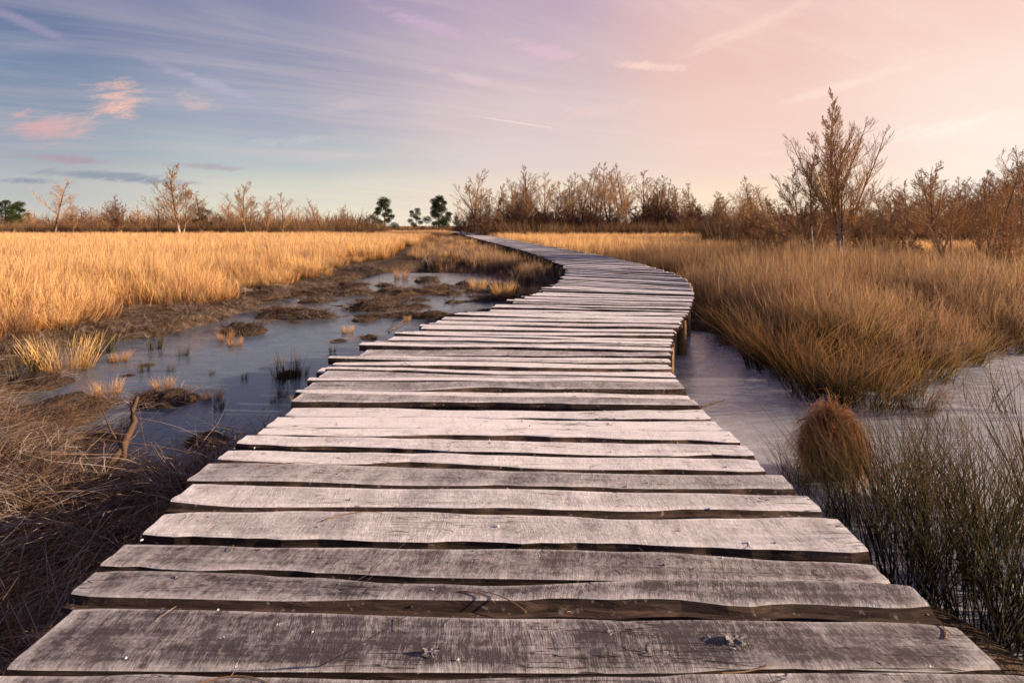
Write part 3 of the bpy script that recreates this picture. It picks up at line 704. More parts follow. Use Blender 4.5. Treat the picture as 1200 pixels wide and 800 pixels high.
scatter('rust_grass', *[np.concatenate([p, q]) for p, q in zip(a, b)], [*r_tufts, *rf_tufts, stalks(194, .85, 'gold'), stalks(195, .85, 'amber'), tuft(196, 60, .4, .2, .006, .8, .9, 6, .4, name='seed_stalk', matn='dead', droop=.3)], 'tall rust brown moor grass filling the field right of the boardwalk', 'grass')
# strip along the left side of the far boardwalk
okS = lambda x, y: (deck_dist(x, y) > 1.42 + .28 * (y < 14)) & (deck_dist(x, y) < 1.5 + 4.5 * sstep(11, 24, y)) & (x < np.interp(y, Cw[:, 1], Cw[:, 0])) & (y > 10.5)
x1, y1 = field(6000, 10.5, 60, -.35, .15, okS, .9, 51)
s_tufts = [tuft(180 + k, 50, .36, .17, .009, .2, .35, 5, .4, name='grass_tuft', matn=('rust', 'dead', 'gold', 'rust')[k % 4]) for k in range(4)]
scatter('bank_grass', *rsi(x1, y1, .8, .5, 4, 52, .2), s_tufts, 'low brown grass growing along the posts of the far boardwalk', 'grass')

# matted dead grass, left foreground, and wherever the banks meet the ice
d_tufts = [tuft(200 + k, 90, .20, .14, .0040, .7, 1.0, 8, .5, name='straw_tuft', matn='dead', droop=.45, flop=.35) for k in range(6)]
d_tufts += [tuft(210 + k, 60, .16, .16, .0040, .8, 1.3, 7, .5, name='straw_tuft', matn='dead', droop=.55, flop=.4, wind=(.5, -.2)) for k in range(3)]
okD = lambda x, y: (pdist(x, y) > -.05) & (x < np.interp(y, Lw[:, 1], Lw[:, 0]) + .25) & (sdf(x, y, LEFTB) > -1.0)
x1, y1 = field(3600, 1.1, 6.0, -1.25, .0, okD, .9, 61)
okE = lambda x, y: (np.abs(pdist(x, y) - .12) < .22) & (y < 17) & (y > 2.5)
x2, y2 = field(5200, 3.0, 17, -1.2, 1.25, okE, 1.0, 62)
okM = lambda x, y: (pdist(x, y) > -.02) & (sdf(x, y, LEFTB) > -2.0) & (x < np.interp(y, Cw[:, 1], Cw[:, 0]) - 1.2) & (y > 5)
x3, y3 = field(6500, 5, 19, -1.0, .2, okM, 1.0, 66); x2 = np.concatenate([x2, x3]); y2 = np.concatenate([y2, y3])
x4, y4 = field(9000, 6.5, 17, -.8, .2, lambda x, y: (pdist(x, y) < 0) & (ground_z(x, y) > .015), 1.0, 67); x2 = np.concatenate([x2, x4]); y2 = np.concatenate([y2, y4])
a = rsi(x1, y1, .85, .5, 9, 63, .25, .9); b = rsi(x2, y2, .6, .5, 9, 64, .25, .9)
scatter('matted_grass', *[np.concatenate([p, q]) for p, q in zip(a, b)], d_tufts, 'flattened dead brown grass matted over the banks beside the pools', 'dead grass')

# ------------------------------------------------------------------ rush clumps (things)
def rush_mesh(seed, n, h, rad, matn='rush', wid=.0048, lean=.52, curl=.20):
    o = tuft(seed, n, h, rad, wid, lean, curl, 8, .3, name='stems', matn=matn, link=True)
    return o
def rush_thing(seed, n, h, rad, loc, label, group, sc_=1.0, cat='rush clump', name='rush_clump', **kw):
    o = rush_mesh(seed, n, h, rad, **kw); o.name = name; o.location = loc; o.scale = (sc_,) * 3; tag(o, label, cat, group); return o
def like(o, loc, rz, s_, label):
    c = o.copy(); COL.objects.link(c); c.location = loc; c.rotation_euler = (0, 0, rz); c.scale = (s_,) * 3; c['label'] = label; return c
GR = 'green rushes standing in the ice right of the boardwalk'
def gp(px, py):     # a point on the marsh under a pixel
    x, y = at(px, py, .05); return (x, y, max(gz(x, y), -.02))
r0 = rush_thing(301, 130, .72, .13, gp(1105, 655), 'dense dark green rush clump at the plank ends, right foreground', GR)
r1 = rush_thing(302, 150, .78, .15, gp(1195, 700), 'dark green rush clump cut by the right edge of the picture, nearest the camera', GR)
r2 = rush_thing(303, 110, .58, .12, gp(1010, 610), 'green rush clump just behind the round tussock towards the camera', GR)
RS = [r0, r1, r2]
for k, (px, py, s_, lb) in enumerate([
  (1060, 700, .85, 'low green rush clump touching the second plank end'),
  (1150, 740, .9, 'green rush clump below the right corner of the nearest planks'),
  (1160, 610, .95, 'tall green rush clump leaning over the ice near the right picture edge'),
  (1250, 640, 1.1, 'tall rush clump reaching in from the right picture edge'),
  (1050, 585, .78, 'thin green rush clump right of the round tussock'),
  (960, 590, .65, 'short green rush clump at the foot of the round tussock'),
  (1100, 580, .6, 'small green rush clump alone on the pale ice'),
  (1240, 760, 1.0, 'green rush clump in the bottom right corner'),
  (930, 560, .5, 'short rush clump between the round tussock and the deck edge')]):
    like(RS[k % 3], gp(px, py), 1.3 * k + .4, s_, lb)
# thin, sparse sprigs on the far ice
sp0 = rush_thing(311, 26, .50, .10, gp(1150, 470), 'sparse sprig of thin rushes on the ice at far right', GR, cat='rush sprig', name='rush_sprig', wid=.006)
like(sp0, gp(1195, 480), 1, 1.0, 'sparse rush sprig on the ice touching the right picture edge')
like(sp0, gp(1120, 500), 3, .7, 'low sparse rush sprig in the middle of the right ice')
# amber clumps in front of the right-hand field
GA = 'amber grass clumps at the far rim of the right pool'
a0 = rush_thing(321, 240, .62, .26, gp(905, 428), 'greenish amber grass clump nearest the bend at the rim of the right pool', GA, cat='grass clump', name='grass_clump', wid=.006, matn='amber', lean=.62, curl=.32)
a1 = rush_thing(322, 240, .62, .26, gp(965, 462), 'broad amber grass clump directly behind the round tussock', GA, cat='grass clump', name='grass_clump', wid=.0055, matn='amber', lean=.62, curl=.36)
AL = [(860, 398, 0, .8, 'green grass clump beside the lit edge of the boardwalk bend'), (935, 440, 1, .9, 'amber grass clump leaning over the dark ice, left of the round tussock'),
      (1010, 470, 1, .85, 'amber grass clump just right of the round tussock, on the rim'), (1050, 455, 0, .85, 'tall arching green clump in the middle of the far rim'),
      (1090, 440, 1, .72, 'rust grass clump where the right ice begins'), (1075, 475, 1, .5, 'small rust tuft standing out on the right ice'),
      (990, 430, 0, 1.0, 'large olive clump in front of the brown field'), (1130, 420, 0, .7, 'green clump at the far right shore'), (1185, 408, 1, .7, 'rust clump at the right picture edge on the far shore')]
for k, (px, py, w_, s_, lb) in enumerate(AL): like((a0, a1)[w_], gp(px, py), 2.1 * k + 1, s_, lb)
# left side clumps
GL = 'grass clumps around the left pool'
b0 = rush_thing(331, 220, .40, .25, gp(75, 430), 'olive and gold clump at the left shore in front of the golden field', GL, cat='grass clump', name='grass_clump', wid=.006, matn='gold', lean=.45)
b1 = rush_thing(332, 90, .32, .12, gp(338, 440), 'upright brown rush tuft on the ice left of the deck', GL, cat='grass clump', name='grass_clump', wid=.0055, matn='rush', lean=.30)
for k, (px, py, w_, s_, lb) in enumerate([(30, 440, 1, 1.2, 'dark green clump at the left picture edge'), (120, 410, 1, 1.0, 'green clump below the tall golden grass at the left shore'),
    (15, 405, 0, 1.0, 'golden clump low at the left picture edge'), (170, 430, 1, .45, 'tiny brown tuft in the ice near the left shore'), (215, 412, 1, .5, 'small grey tuft in the ice below the golden field'),
    (182, 405, 1, .7, 'frosted grey tuft at the edge of the left ice'), (590, 350, 0, .9, 'golden clump at the foot of the posts'), (560, 338, 0, .8, 'brown clump left of the deck posts'),
    (618, 345, 0, .7, 'pale clump pressed against the last post before the bend'), (200, 430, 1, .35, 'smallest tuft on the left ice'), (355, 435, 1, .45, 'little reddish tuft right of the upright rush tuft'),
    (205, 355, 1, 1.0, 'dark rush clump in front of the grass wall'), (300, 350, 1, 1.0, 'dark clump in the shade where the golden field ends'), (470, 325, 0, .8, 'brown clump on the far mud flat')]):
    like((b0, b1)[w_], gp(px, py), 1.7 * k + 1, s_, lb)

tr_ = np.random.default_rng(55); nt = 0
while nt < 26:
    px, py = tr_.uniform(110, 560), tr_.uniform(345, 505); x_, y_ = at(px, py, 0)
    if float(pdist(np.array([x_]), np.array([y_]))[0]) > -.15 or x_ > np.interp(y_, Lw[:, 1], Lw[:, 0]) - .3 or gz(x_, y_) > 0: continue
    o = like((b1, b0)[nt % 2], (x_, y_, -.01), tr_.uniform(0, 6), tr_.uniform(.18, .42), 'tiny stub of dead grass poking through the left ice')
    o['group'] = 'stubs of dead grass in the left ice'; o['category'] = 'grass stub'; nt += 1
# the round tussock
def tussock():
    x, y = at(976, 552, .05); r = np.random.default_rng(77); n = 5200
    root = empty('round_tussock', (x, y, max(gz(x, y), 0)), 'round shaggy rust brown grass tussock standing in the ice beside the deck', 'grass tussock')
    ct = r.uniform(-.55, 1, n); a = r.uniform(0, 2 * PI, n); st = np.sqrt(1 - ct ** 2)
    D = np.stack([st * np.cos(a), st * np.sin(a), ct], -1)
    t = np.linspace(0, 1, 7)[None, :, None]
    start = np.stack([D[:, 0] * .09, D[:, 1] * .08, .34 + D[:, 2] * .12], -1)
    rad = np.array([.185, .18, .15]) * r.uniform(.60, 1.15, (n, 1)) * np.where(r.random((n, 1)) < .10, 1.65, 1)
    sw = np.stack([-D[:, 1], D[:, 0], 0 * a], -1) * r.normal(.05, .17, (n, 1))
    endd = norm(D + np.array([.0, 0, -.15]))
    P3 = start[:, None] + (endd * rad)[:, None] * np.sin(t * PI * .5) * 1.0 + sw[:, None] * t ** 2 - np.array([0, 0, 1.]) * (t ** 2.4) * r.uniform(.03, .22, (n, 1, 1)) * (st[:, None, None] + .25)
    P3 += r.normal(0, .009, P3.shape)
    P3[:, :, 2] = np.maximum(P3[:, :, 2], 0)
    wd = np.full((n, 7), .0042) * (1.1 - np.linspace(0, 1, 7) ** 2 * .8)
    V, Fc, hh, ti = ribbons(P3, wd, 5)
    build('hair', V, [Fc], M['tuss'], root, attrs={'h': hh, 'tint': ti})
    root.scale = (.66, .66, .84)
    # peaty core
    u = np.linspace(0, PI, 10); v = np.arange(16) * 2 * PI / 16; U, Vv = np.meshgrid(u, v, indexing='ij')
    nn = 1 + .2 * (vnoise(np.cos(Vv) * 2 + 5, np.cos(U) * 2 + np.sin(Vv)) - .5)
    C3 = np.stack([.14 * nn * np.sin(U) * np.cos(Vv), .13 * nn * np.sin(U) * np.sin(Vv), .22 + .25 * nn * np.cos(U)], -1)
    ix = np.arange(160).reshape(10, 16); nx = np.roll(ix, -1, 1)
    build('core', C3.reshape(-1, 3), [np.stack([ix[:-1], ix[1:], nx[1:], nx[:-1]], -1).reshape(-1, 4)], M['mud'], root, smooth=True)
    o = tuft(350, 130, .30, .2, .0045, .6, .8, 7, .4, name='skirt', matn='rust', link=True, droop=.3); o.parent = root
tussock()

# hummocks of peat and dead grass in the left pool
hm_me = []
for k in range(4):
    r = np.random.default_rng(400 + k); nr, na = 12, 36
    rr = np.linspace(0, 1, nr)[:, None]; aa = (np.arange(na) * 2 * PI / na)[None]
    X = rr * np.cos(aa); Y = rr * np.sin(aa) * .75
    edge_ = 1 + .45 * (vnoise(np.cos(aa) * 1.6 + k * 9, np.sin(aa) * 1.6) - .5)
    X, Y = X * edge_, Y * edge_
    Z = (1 - rr ** 2.2) * .30 + .30 * (fbm(X * 3 + k * 5, Y * 3, 1.3, k, 3)) * (1 - rr ** 3) + .05 * fbm(X * 9, Y * 9, 1.2, k, 2) - rr ** 3 * .10
    ix = np.arange(nr * na).reshape(nr, na); nx = np.roll(ix, -1, 1)
    hm_me.append((np.stack([X, Y, Z], -1).reshape(-1, 3), np.stack([ix[:-1], ix[1:], nx[1:], nx[:-1]], -1).reshape(-1, 4)))
hroots = []
HL = [(188, 470, .36, 'large brown peat hummock with matted grass alone in the left ice'), (60, 492, .55, 'wide orange brown hummock at the left bank'), (285, 388, .50, 'dark grassy hummock below the end of the golden field'),
      (172, 428, .12, 'tiny bright orange hummock in the left ice'), (430, 374, .34, 'flat dark hummock left of the deck edge, farther one'), (432, 396, .20, 'flat dark hummock left of the deck edge, nearer one'),
      (398, 400, .16, 'small dark hummock beside the flat one near the deck'), (338, 440, .20, 'small reddish hummock holding the upright rush tuft'), (245, 518, .24, 'dark peat hummock close to the deck, against the near bank'),
      (345, 378, .14, 'round dark hummock in the middle of the bright ice'), (310, 352, .60, 'dark bank hummock where the golden field ends'), (150, 440, .10, 'black speck of peat near the left shore'),
      (25, 455, .45, 'grassy hummock at the left picture edge'), (470, 350, .45, 'frosted mud hummock far up the pool'), (410, 340, .60, 'pinkish mud hummock below the shaded field'), (530, 345, .35, 'frosted hummock close to the boardwalk posts'),
      (500, 330, .60, 'brown hummock on the far mud flat'), (570, 366, .25, 'grey hummock tucked against the deck edge'), (100, 520, .30, 'dark hummock beside the broken branch'), (360, 330, .8, 'long dark hummock in the shade of the field')]
for k, (px, py, s_, lb) in enumerate(HL):
    x, y = at(px, py, 0)
    if k < 4:
        root = empty('hummock', (x, y, max(gz(x, y), -.02)), lb, 'hummock', 'peat hummocks in and around the left pool')
        V, Fc = hm_me[k]; build('peat', V, [Fc], M['mud'], root, smooth=True)
        o = tuft(420 + k, 260, .30, .72, .010, .8, 1.4, 6, .5, name='straw', matn=('dead', 'rust', 'dead', 'rust')[k], droop=.5, flop=.4, link=True); o.parent = root; o.location = (0, 0, .20)
        root.scale = (s_,) * 3; root.rotation_euler = (0, 0, k * 1.3); hroots.append(root)
    else:
        dup(hroots[k % 4], (x, y, max(gz(x, y), -.02)), k * 1.1, s_, lb)

# ------------------------------------------------------------------ bare trees
def grow(r, P0, R0, nch, t0, t1, ln, ang, up, N, wob, rr, rmin, lf=None):
    B, N0, _ = P0.shape
    t = t0 + (t1 - t0) * (np.arange(nch)[None] + r.random((B, nch))) / nch
    fi = t * (N0 - 1); i0 = np.clip(fi.astype(int), 0, N0 - 2); fr = (fi - i0)[..., None]
    bi = np.arange(B)[:, None]
    pos = P0[bi, i0] * (1 - fr) + P0[bi, i0 + 1] * fr
    tan = norm(P0[bi, i0 + 1] - P0[bi, i0])
    rad = R0[bi, i0] * (1 - fr[..., 0]) + R0[bi, i0 + 1] * fr[..., 0]
    rv_ = norm(r.normal(0, 1, pos.shape)); rv_[..., 2] *= .5; perp = norm(rv_ - (rv_ * tan).sum(-1, keepdims=True) * tan)
    an = ang * r.uniform(.7, 1.3, t.shape)[..., None]
    d = norm(np.cos(an) * tan + np.sin(an) * perp)
    PL = np.linalg.norm(P0[:, -1] - P0[:, 0], axis=-1)[:, None]
    L = PL * ln * (lf(t) if lf else (1.05 - .75 * t)) * r.uniform(.65, 1.25, t.shape)
    pos = pos.reshape(-1, 3); d = d.reshape(-1, 3); L = L.reshape(-1); rad = rad.reshape(-1)
    P1 = [pos]; cur = d
    for k in range(N - 1):
        cur = norm(cur + np.array([0, 0, up / (N - 1)]) + r.normal(0, wob, cur.shape)); P1.append(P1[-1] + cur * (L / (N - 1))[:, None])
    P1 = np.stack(P1, 1)
    R1 = np.maximum((rad * rr)[:, None] * np.linspace(1, .3, N)[None], rmin)
    return P1, R1
def bare(seed, H, stems, r0, levels, rmin, mats, lean=.12, fan=0.0, name='bare_tree', crown0=.25, split=True, asy=(0, 0)):
    """returns (trunk V,F), (crown V,F); the base sits on z = 0"""
    r = np.random.default_rng(seed); N = 12
    a = r.uniform(0, 2 * PI, stems) if stems > 1 else np.array([r.uniform(0, 6)])
    Hs = H * 1.05 * (1 - np.arange(stems) * .42 / max(stems, 1)) * r.uniform(.92, 1.0, stems)
    base = np.stack([np.cos(a), np.sin(a), 0 * a], -1) * .06 * (stems > 1) * (1 + fan * 2); base[:, 2] = -.15
    ld = norm(np.stack([np.cos(a) * (lean + fan) + asy[0], np.sin(a) * (lean + fan) + asy[1], np.ones(stems)], -1)); P0 = [base]; cur = ld
    for k in range(N - 1):
        cur = norm(cur + np.array([0, 0, .07]) + r.normal(0, .045, cur.shape)); P0.append(P0[-1] + cur * (Hs / (N - 1))[:, None])
    P0 = np.stack(P0, 1); R0 = (r0 * Hs / H)[:, None] * np.linspace(1, .12, N)[None] ** .9; R0 = np.maximum(R0, rmin)
    out = [tubes(P0, R0, 7)]; tw = []; cp, cR = P0, R0
    for k, (nch, t0, ln, ang, up, wob) in enumerate(levels):
        lf = (lambda t: np.maximum(1.04 - t, .17)) if k == 0 else None
        cp, cR = grow(r, cp, cR, nch, t0, .98, ln, ang, up, (8, 6, 4, 3)[k], wob, .55, rmin * (1.6, 1.25, 1.0, .85)[k], lf)
        (tw).append(tubes(cp, cR, (5, 4, 3, 3)[k]))
    return out, tw
def tree_thing(name, seed, H, stems, r0, levels, rmin, tm, cm, loc, label, cat, group=None, rz=0, scale=1.0, **kw):
    out, tw = bare(seed, H, stems, r0, levels, rmin, None, **kw)
    root = empty(name, loc, label, cat, group, rz); root.scale = (scale,) * 3 if not isinstance(scale, tuple) else scale
    V, Fs = cat_parts(out); build('trunk', V, Fs, tm, root, smooth=True)
    V, Fs = cat_parts(tw); build('crown', V, Fs, cm, root, smooth=False)
    return root
def base(px, Yd, dz=0): x = (px - 600) * Yd / F; return (x, Yd, gz(x, Yd) + dz)
def hgt(top, Yd, zg=.25): return CAM_H - zg + (HY - top) * Yd / F

# the tall birch clump on the right
LV_BIG = [(20, .20, .64, .56, .42, .05), (14, .14, .42, .52, .30, .06), (7, .12, .58, .50, .25, .06), (2, .10, 1.1, .34, .2, .06)]
Yb = 16.7
tree_thing('birch_tree', 503, hgt(110, Yb), 3, .075, LV_BIG, .0034, M['birch'], M['twig_sun_tint'], base(988, Yb), 'tallest bare birch clump with white trunks, in the tall grass right of the bend', 'tree',
           lean=.10, crown0=.2, scale=(.86, .86, 1.0))
LV = [(14, .16, .68, .62, .40, .07), (10, .16, .46, .55, .3, .08), (6, .12, .60, .52, .25, .07), (2, .1, 1.1, .36, .2, .07)]
def near_tree(seed, px, Yd, top, stems, label, cm='twig_sun_tint', lean=.10, fan=.1, r=.045, lv=LV, asy=(0, 0), name='birch_tree', rmin=None):
    return tree_thing(name, seed, hgt(top, Yd), stems, r, lv, rmin or .00015 * Yd + .0010, M['birch' if name == 'birch_tree' else 'trunk'], M[cm], base(px, Yd), label, 'tree' if name == 'birch_tree' else 'shrub', lean=lean, fan=fan, asy=asy)
near_tree(502, 955, 17.2, 168, 2, 'slender bare birch leaning left beside the tallest birch clump', asy=(-.16, 0), lean=.03)
near_tree(503, 1112, 15.8, 183, 3, 'low spreading birch with twisted pale stems, second clump from the right edge')
near_tree(504, 1192, 19.0, 148, 2, 'bare birch cut by the right edge of the picture', lean=.04)
near_tree(505, 1155, 18.0, 200, 3, 'bushy bare birch between the spreading birch and the picture edge')
near_tree(506, 1075, 21.0, 208, 2, 'small bare birch right behind the tallest birch clump')
LVS = [(12, .12, .55, .75, .4, .10), (9, .1, .55, .6, .3, .10), (8, .12, .75, .5, .25, .10), (2, .25, .7, .4, .2, .10)]
for sd, px, Yd, top, lb, cm in [(511, 925, 22, 210, 'dense shrub left of the tallest birch', 'twig'), (512, 880, 26, 225, 'brown shrub farther left of the tallest birch', 'twig'),
      (513, 1030, 20, 232, 'low shrub under the right side of the tallest birch', 'twig'), (514, 1052, 18.5, 255, 'crooked low shrub in the grass right of the tallest birch', 'twig_sun_tint'),
      (515, 895, 21, 255, 'low shrub in the grass left of the birches', 'twig'), (516, 1175, 15.5, 245, 'low arching shrub at the right picture edge', 'twig_sun_tint'), (517, 955, 24, 222, 'brown shrub behind the leaning birch', 'twig')]:
    near_tree(sd, px, Yd, top, 5, lb, cm, .25, .30, .022, LVS, name='bare_shrub')
# prototypes for the distant trees
LVF = [(16, .20, .58, .60, .42, .06), (10, .14, .46, .58, .3, .07), (5, .12, .62, .50, .25, .07), (2, .1, 1.2, .36, .2, .07)]
LVB = [(14, .10, .55, .7, .35, .10), (8, .1, .5, .7, .3, .12), (6, .1, .55, .6, .1, .12), (2, .3, .6, .6, .1, .1)]
protos = {}
def far_tree(kind, px, Yd, top, label, group=None, rz=None, wide=1.0, cm=None):
    H = hgt(top, Yd); k = random.randrange(4) if kind in ('slim', 'full') else random.randrange(3)
    key = (kind, k, cm); loc = base(px, Yd); rz = random.uniform(0, 6) if rz is None else rz
    if key not in protos:
        sd = {'slim': 600, 'full': 620, 'bush': 640}[kind] + k
        nm, ct = ('bare_tree', 'tree') if kind != 'bush' else ('bare_shrub', 'shrub')
        if kind == 'slim': o = tree_thing(nm, sd, 10.0, 1 + k % 2, .11, LVF, .0062, M['birch_far'], M[cm or 'twig'], loc, label, ct, group, crown0=.2, lean=.05)
        elif kind == 'full': o = tree_thing(nm, sd, 10.0, 2 + k % 3, .11, LVF, .0062, M['birch_far'], M[cm or 'twig'], loc, label, ct, group, crown0=.2, lean=.16)
        else: o = tree_thing(nm, sd, 10.0, 6, .07, LVB, .014, M['trunk'], M[cm or 'twig_dark'], loc, label, ct, group, crown0=.05, lean=.2, fan=.25)
        protos[key] = o; o.scale = (H / 10 * wide, H / 10 * wide, H / 10); o.rotation_euler = (0, 0, rz); return o
    o = dup(protos[key], loc, rz, (H / 10 * wide, H / 10 * wide, H / 10), label); o['category'] = 'tree' if kind != 'bush' else 'shrub'
    if group: o['group'] = group
    elif 'group' in o: del o['group']
    return o
G1 = 'bare trees along the left skyline'
for kd, px, Yd, top, lb in [('slim', 64, 62, 211, 'pale thin birch standing out in front of the left thicket'), ('slim', 86, 66, 234, 'short thin birch right of the pale birch at far left'), ('slim', 30, 75, 244, 'small bare tree near the left picture edge'),
    ('slim', 108, 74, 240, 'small bare tree left of the dark round-headed tree'), ('slim', 185, 66, 226, 'very thin birch just left of the largest tree on the left skyline'), ('full', 213, 64, 193, 'largest bare tree on the left skyline, leaning left'),
    ('slim', 238, 66, 222, 'slighter bare tree touching the largest one on the left skyline'), ('full', 290, 66, 212, 'broad bare tree, second tallest on the left skyline'), ('slim', 313, 68, 228, 'bare tree just right of the broad one on the left skyline'),
    ('slim', 331, 66, 221, 'tall narrow bare tree right of the broad one on the left skyline'), ('full', 373, 72, 233, 'compact dark bare tree midway between the narrow tree and the pines'), ('slim', 402, 85, 237, 'small bare tree left of the dark pines'),
    ('slim', 125, 80, 236, 'small bare tree touching the dark round-headed tree'), ('slim', 160, 80, 240, 'small bare tree right of the dark round-headed tree'), ('slim', 268, 76, 233, 'little bare tree left of the broad one'), ('slim', 350, 75, 242, 'little dark tree between the narrow and the compact tree')]:
    far_tree(kd, px, Yd, top, lb, G1, wide=1.35)
G2 = 'bare trees of the grove beyond the boardwalk'
GT = [(559, 198), (572, 222), (582, 212), (594, 207), (604, 214), (616, 205), (626, 197), (641, 203), (655, 214), (672, 202), (680, 206), (690, 196), (700, 199), (714, 186), (727, 204), (738, 196), (753, 193), (764, 212), (772, 206), (786, 207), (797, 214), (806, 218), (818, 228)]
ords = 'first second third fourth fifth sixth seventh eighth ninth tenth eleventh twelfth thirteenth fourteenth fifteenth sixteenth seventeenth eighteenth nineteenth twentieth twenty-first twenty-second twenty-third'.split()
for k, (px, top) in enumerate(GT):
    far_tree('slim' if k % 3 else 'full', px, 62 + 22 * ((k * 7) % 5) / 5, top, {0: 'first and freest standing bare tree at the left end of the grove', 13: 'tallest bare tree of the grove, fourteenth from its left end'}.get(k, '%s bare tree from the left end of the grove beyond the boardwalk' % ords[k]), G2, wide=1.3)
G3 = 'bare trees behind the right field'
RT = [(838, 232), (850, 226), (862, 222), (876, 232), (890, 208), (904, 216), (1018, 226), (1040, 212), (1062, 216), (1088, 212), (1100, 200), (1122, 206), (1135, 204), (1150, 198), (1168, 200), (1184, 192), (1200, 186)]
for k, (px, top) in enumerate(RT):
    far_tree('full', px, 34 + 14 * ((k * 5) % 4) / 4, top, '%s bare tree from the left in the warm row behind the right field' % ords[k], G3, cm='twig_sun_tint', wide=1.35)
far_tree('slim', 536, 95, 243, 'small bare tree between the right-hand pine and the grove'); far_tree('slim', 430, 110, 248, 'tiny bare tree just left of the pines')

# undergrowth: shrubs in front of and between the trees
G4 = 'brown shrubs along the tree line'
bx = list(range(8, 440, 20)) + list(range(546, 846, 12)) + list(range(852, 1230, 24))
for k, px in enumerate(bx):
    right = px > 845; grove = 540 < px <= 845
    Yd = (30 + 12 * random.random()) if right else ((58 + 20 * random.random()) if grove else (70 + 20 * random.random()))
    top = (238 + random.uniform(-16, 8)) if right else ((240 + random.uniform(-14, 8)) if grove else (250 + random.uniform(-7, 5)))
    if grove and px > 800: top += 4
    side = 'at the foot of the grove' if grove else ('behind the right field' if right else 'under the left skyline')
    far_tree('bush', px + random.uniform(-6, 6), Yd, top, 'low brown leafless shrub %s' % side, 'brown shrubs ' + side, wide=1.5, cm='twig_sun_tint' if right else 'twig_dark')

# pines
def pine(px, Yd, top, label, seed, clumps, wide=1.0, flat=False, green='needle', group=None):
    H = hgt(top, Yd); r = np.random.default_rng(seed); root = empty('pine_tree', base(px, Yd), label, 'tree', group)
    N = 8; P0 = np.zeros((1, N, 3)); P0[0, :, 2] = np.linspace(-.3, H * .93, N); P0[0, :, :2] = np.cumsum(r.normal(0, .07, (N, 2)), 0)
    R0 = np.linspace(.16, .05, N)[None] * H / 7
    cen = []
    for k in range(clumps):
        t = (.20 + .76 * k / (clumps - 1)) if not flat else r.uniform(.72, .98); a = k * 2.4 + r.uniform(-.5, .5)
        rad = H * (.27 * (1 - (t - .2) / .8) ** .6 + .04) * wide * r.uniform(.4, 1.15) if not flat else H * .33 * wide * r.uniform(0, 1)
        cen.append([math.cos(a) * rad, math.sin(a) * rad, H * t])
    cen = np.array(cen)
    limb = np.stack([np.stack([np.r_[P0[0, -1, :2] * 0, c[2] - H * .10], np.r_[c[:2] * .6, c[2] - H * .04], c]) for c in cen])
    V1 = tubes(P0, R0, 8); V2 = tubes(limb, np.broadcast_to(np.array([.05, .035, .015]) * H / 7, (len(cen), 3)), 4)
    V, Fs = cat_parts([V1, V2]); build('trunk', V, Fs, M['trunk'], root, smooth=True)
    n = 620 * clumps; ci = r.integers(0, clumps, n); sz = H * r.uniform(.07, .14, clumps)
    D = norm(r.normal(0, 1, (n, 3))) * (r.random((n, 1)) ** .45); p = cen[ci] + D * sz[ci][:, None] * np.array([1.2, 1.2, .8])
    d = norm(D + np.array([0, 0, .5]) + r.normal(0, .4, (n, 3))); t = np.linspace(0, 1, 3)[None, :, None]
    P3 = p[:, None] + d[:, None] * t * H * .034; wd = np.full((n, 3), H * .009) * np.array([1, .9, .3])
    V, Fc, hh, ti = ribbons(P3, wd, seed); build('crown', V, [Fc], M[green], root, attrs={'h': hh, 'tint': ti})
    return root
pine(450, 105, 233, 'dark green pine, leftmost of the three pines at the end of the boardwalk', 701, 15, 1.35)
pine(487, 115, 245, 'smallest dark green pine, middle of the three at the end of the boardwalk', 702, 11, 1.25)
pine(514, 110, 231, 'fullest dark green pine, rightmost of the three at the end of the boardwalk', 703, 20, 1.15)
far_tree('full', 140, 68, 228, 'dark round-headed bare tree with a pale trunk on the left skyline', G1, cm='twig_dark', wide=1.3)
pine(238, 74, 245, 'low dark pine under the largest bare tree on the left skyline', 705, 10, 1.2)
pine(6, 85, 236, 'green pine cut by the left edge of the picture', 706, 14, 1.5); pine(20, 88, 238, 'green pine beside the one at the left picture edge', 707, 12, 1.3)
# far-off thicket that closes the horizon
def thicket():
    r = np.random.default_rng(88); n = 26000
    az_ = r.uniform(-1.25, 1.25, n); d = r.uniform(95, 170, n); x = d * np.tan(np.clip(az_, -1.1, 1.1)) * .8; y = d
    hn = 2.0 + 3.2 * vnoise(x * .05, x * 0, 1.0, 2) + 1.5 * vnoise(x * .22, y * .05)
    gap = ((x / y * F + 600 > 425) & (x / y * F + 600 < 548)); hn = np.where(gap, 1.3 + .5 * vnoise(x * .2, y * .2), hn)
    H = hn * r.uniform(.35, 1.0, n)
    tt = np.linspace(0, 1, 4)[None, :, None]; dr = np.stack([r.normal(0, .28, n), r.normal(0, .2, n), np.ones(n)], -1)
    P3 = np.stack([x, y, ground_z(x, y)], -1)[:, None] + dr[:, None] * H[:, None, None] * tt + r.normal(0, .12, (n, 4, 3)) * tt
    wd = (r.uniform(.04, .14, n) * y / 110)[:, None] * np.array([.8, 1, .8, .25])[None]
    V, Fc, hh, ti = ribbons(P3, wd, 9)
    o = build('thicket', V, [Fc], M['heath'], attrs={'h': hh, 'tint': ti}); tag(o, 'far-off brown thicket of heath closing the horizon', 'thicket', kind='stuff')
thicket()
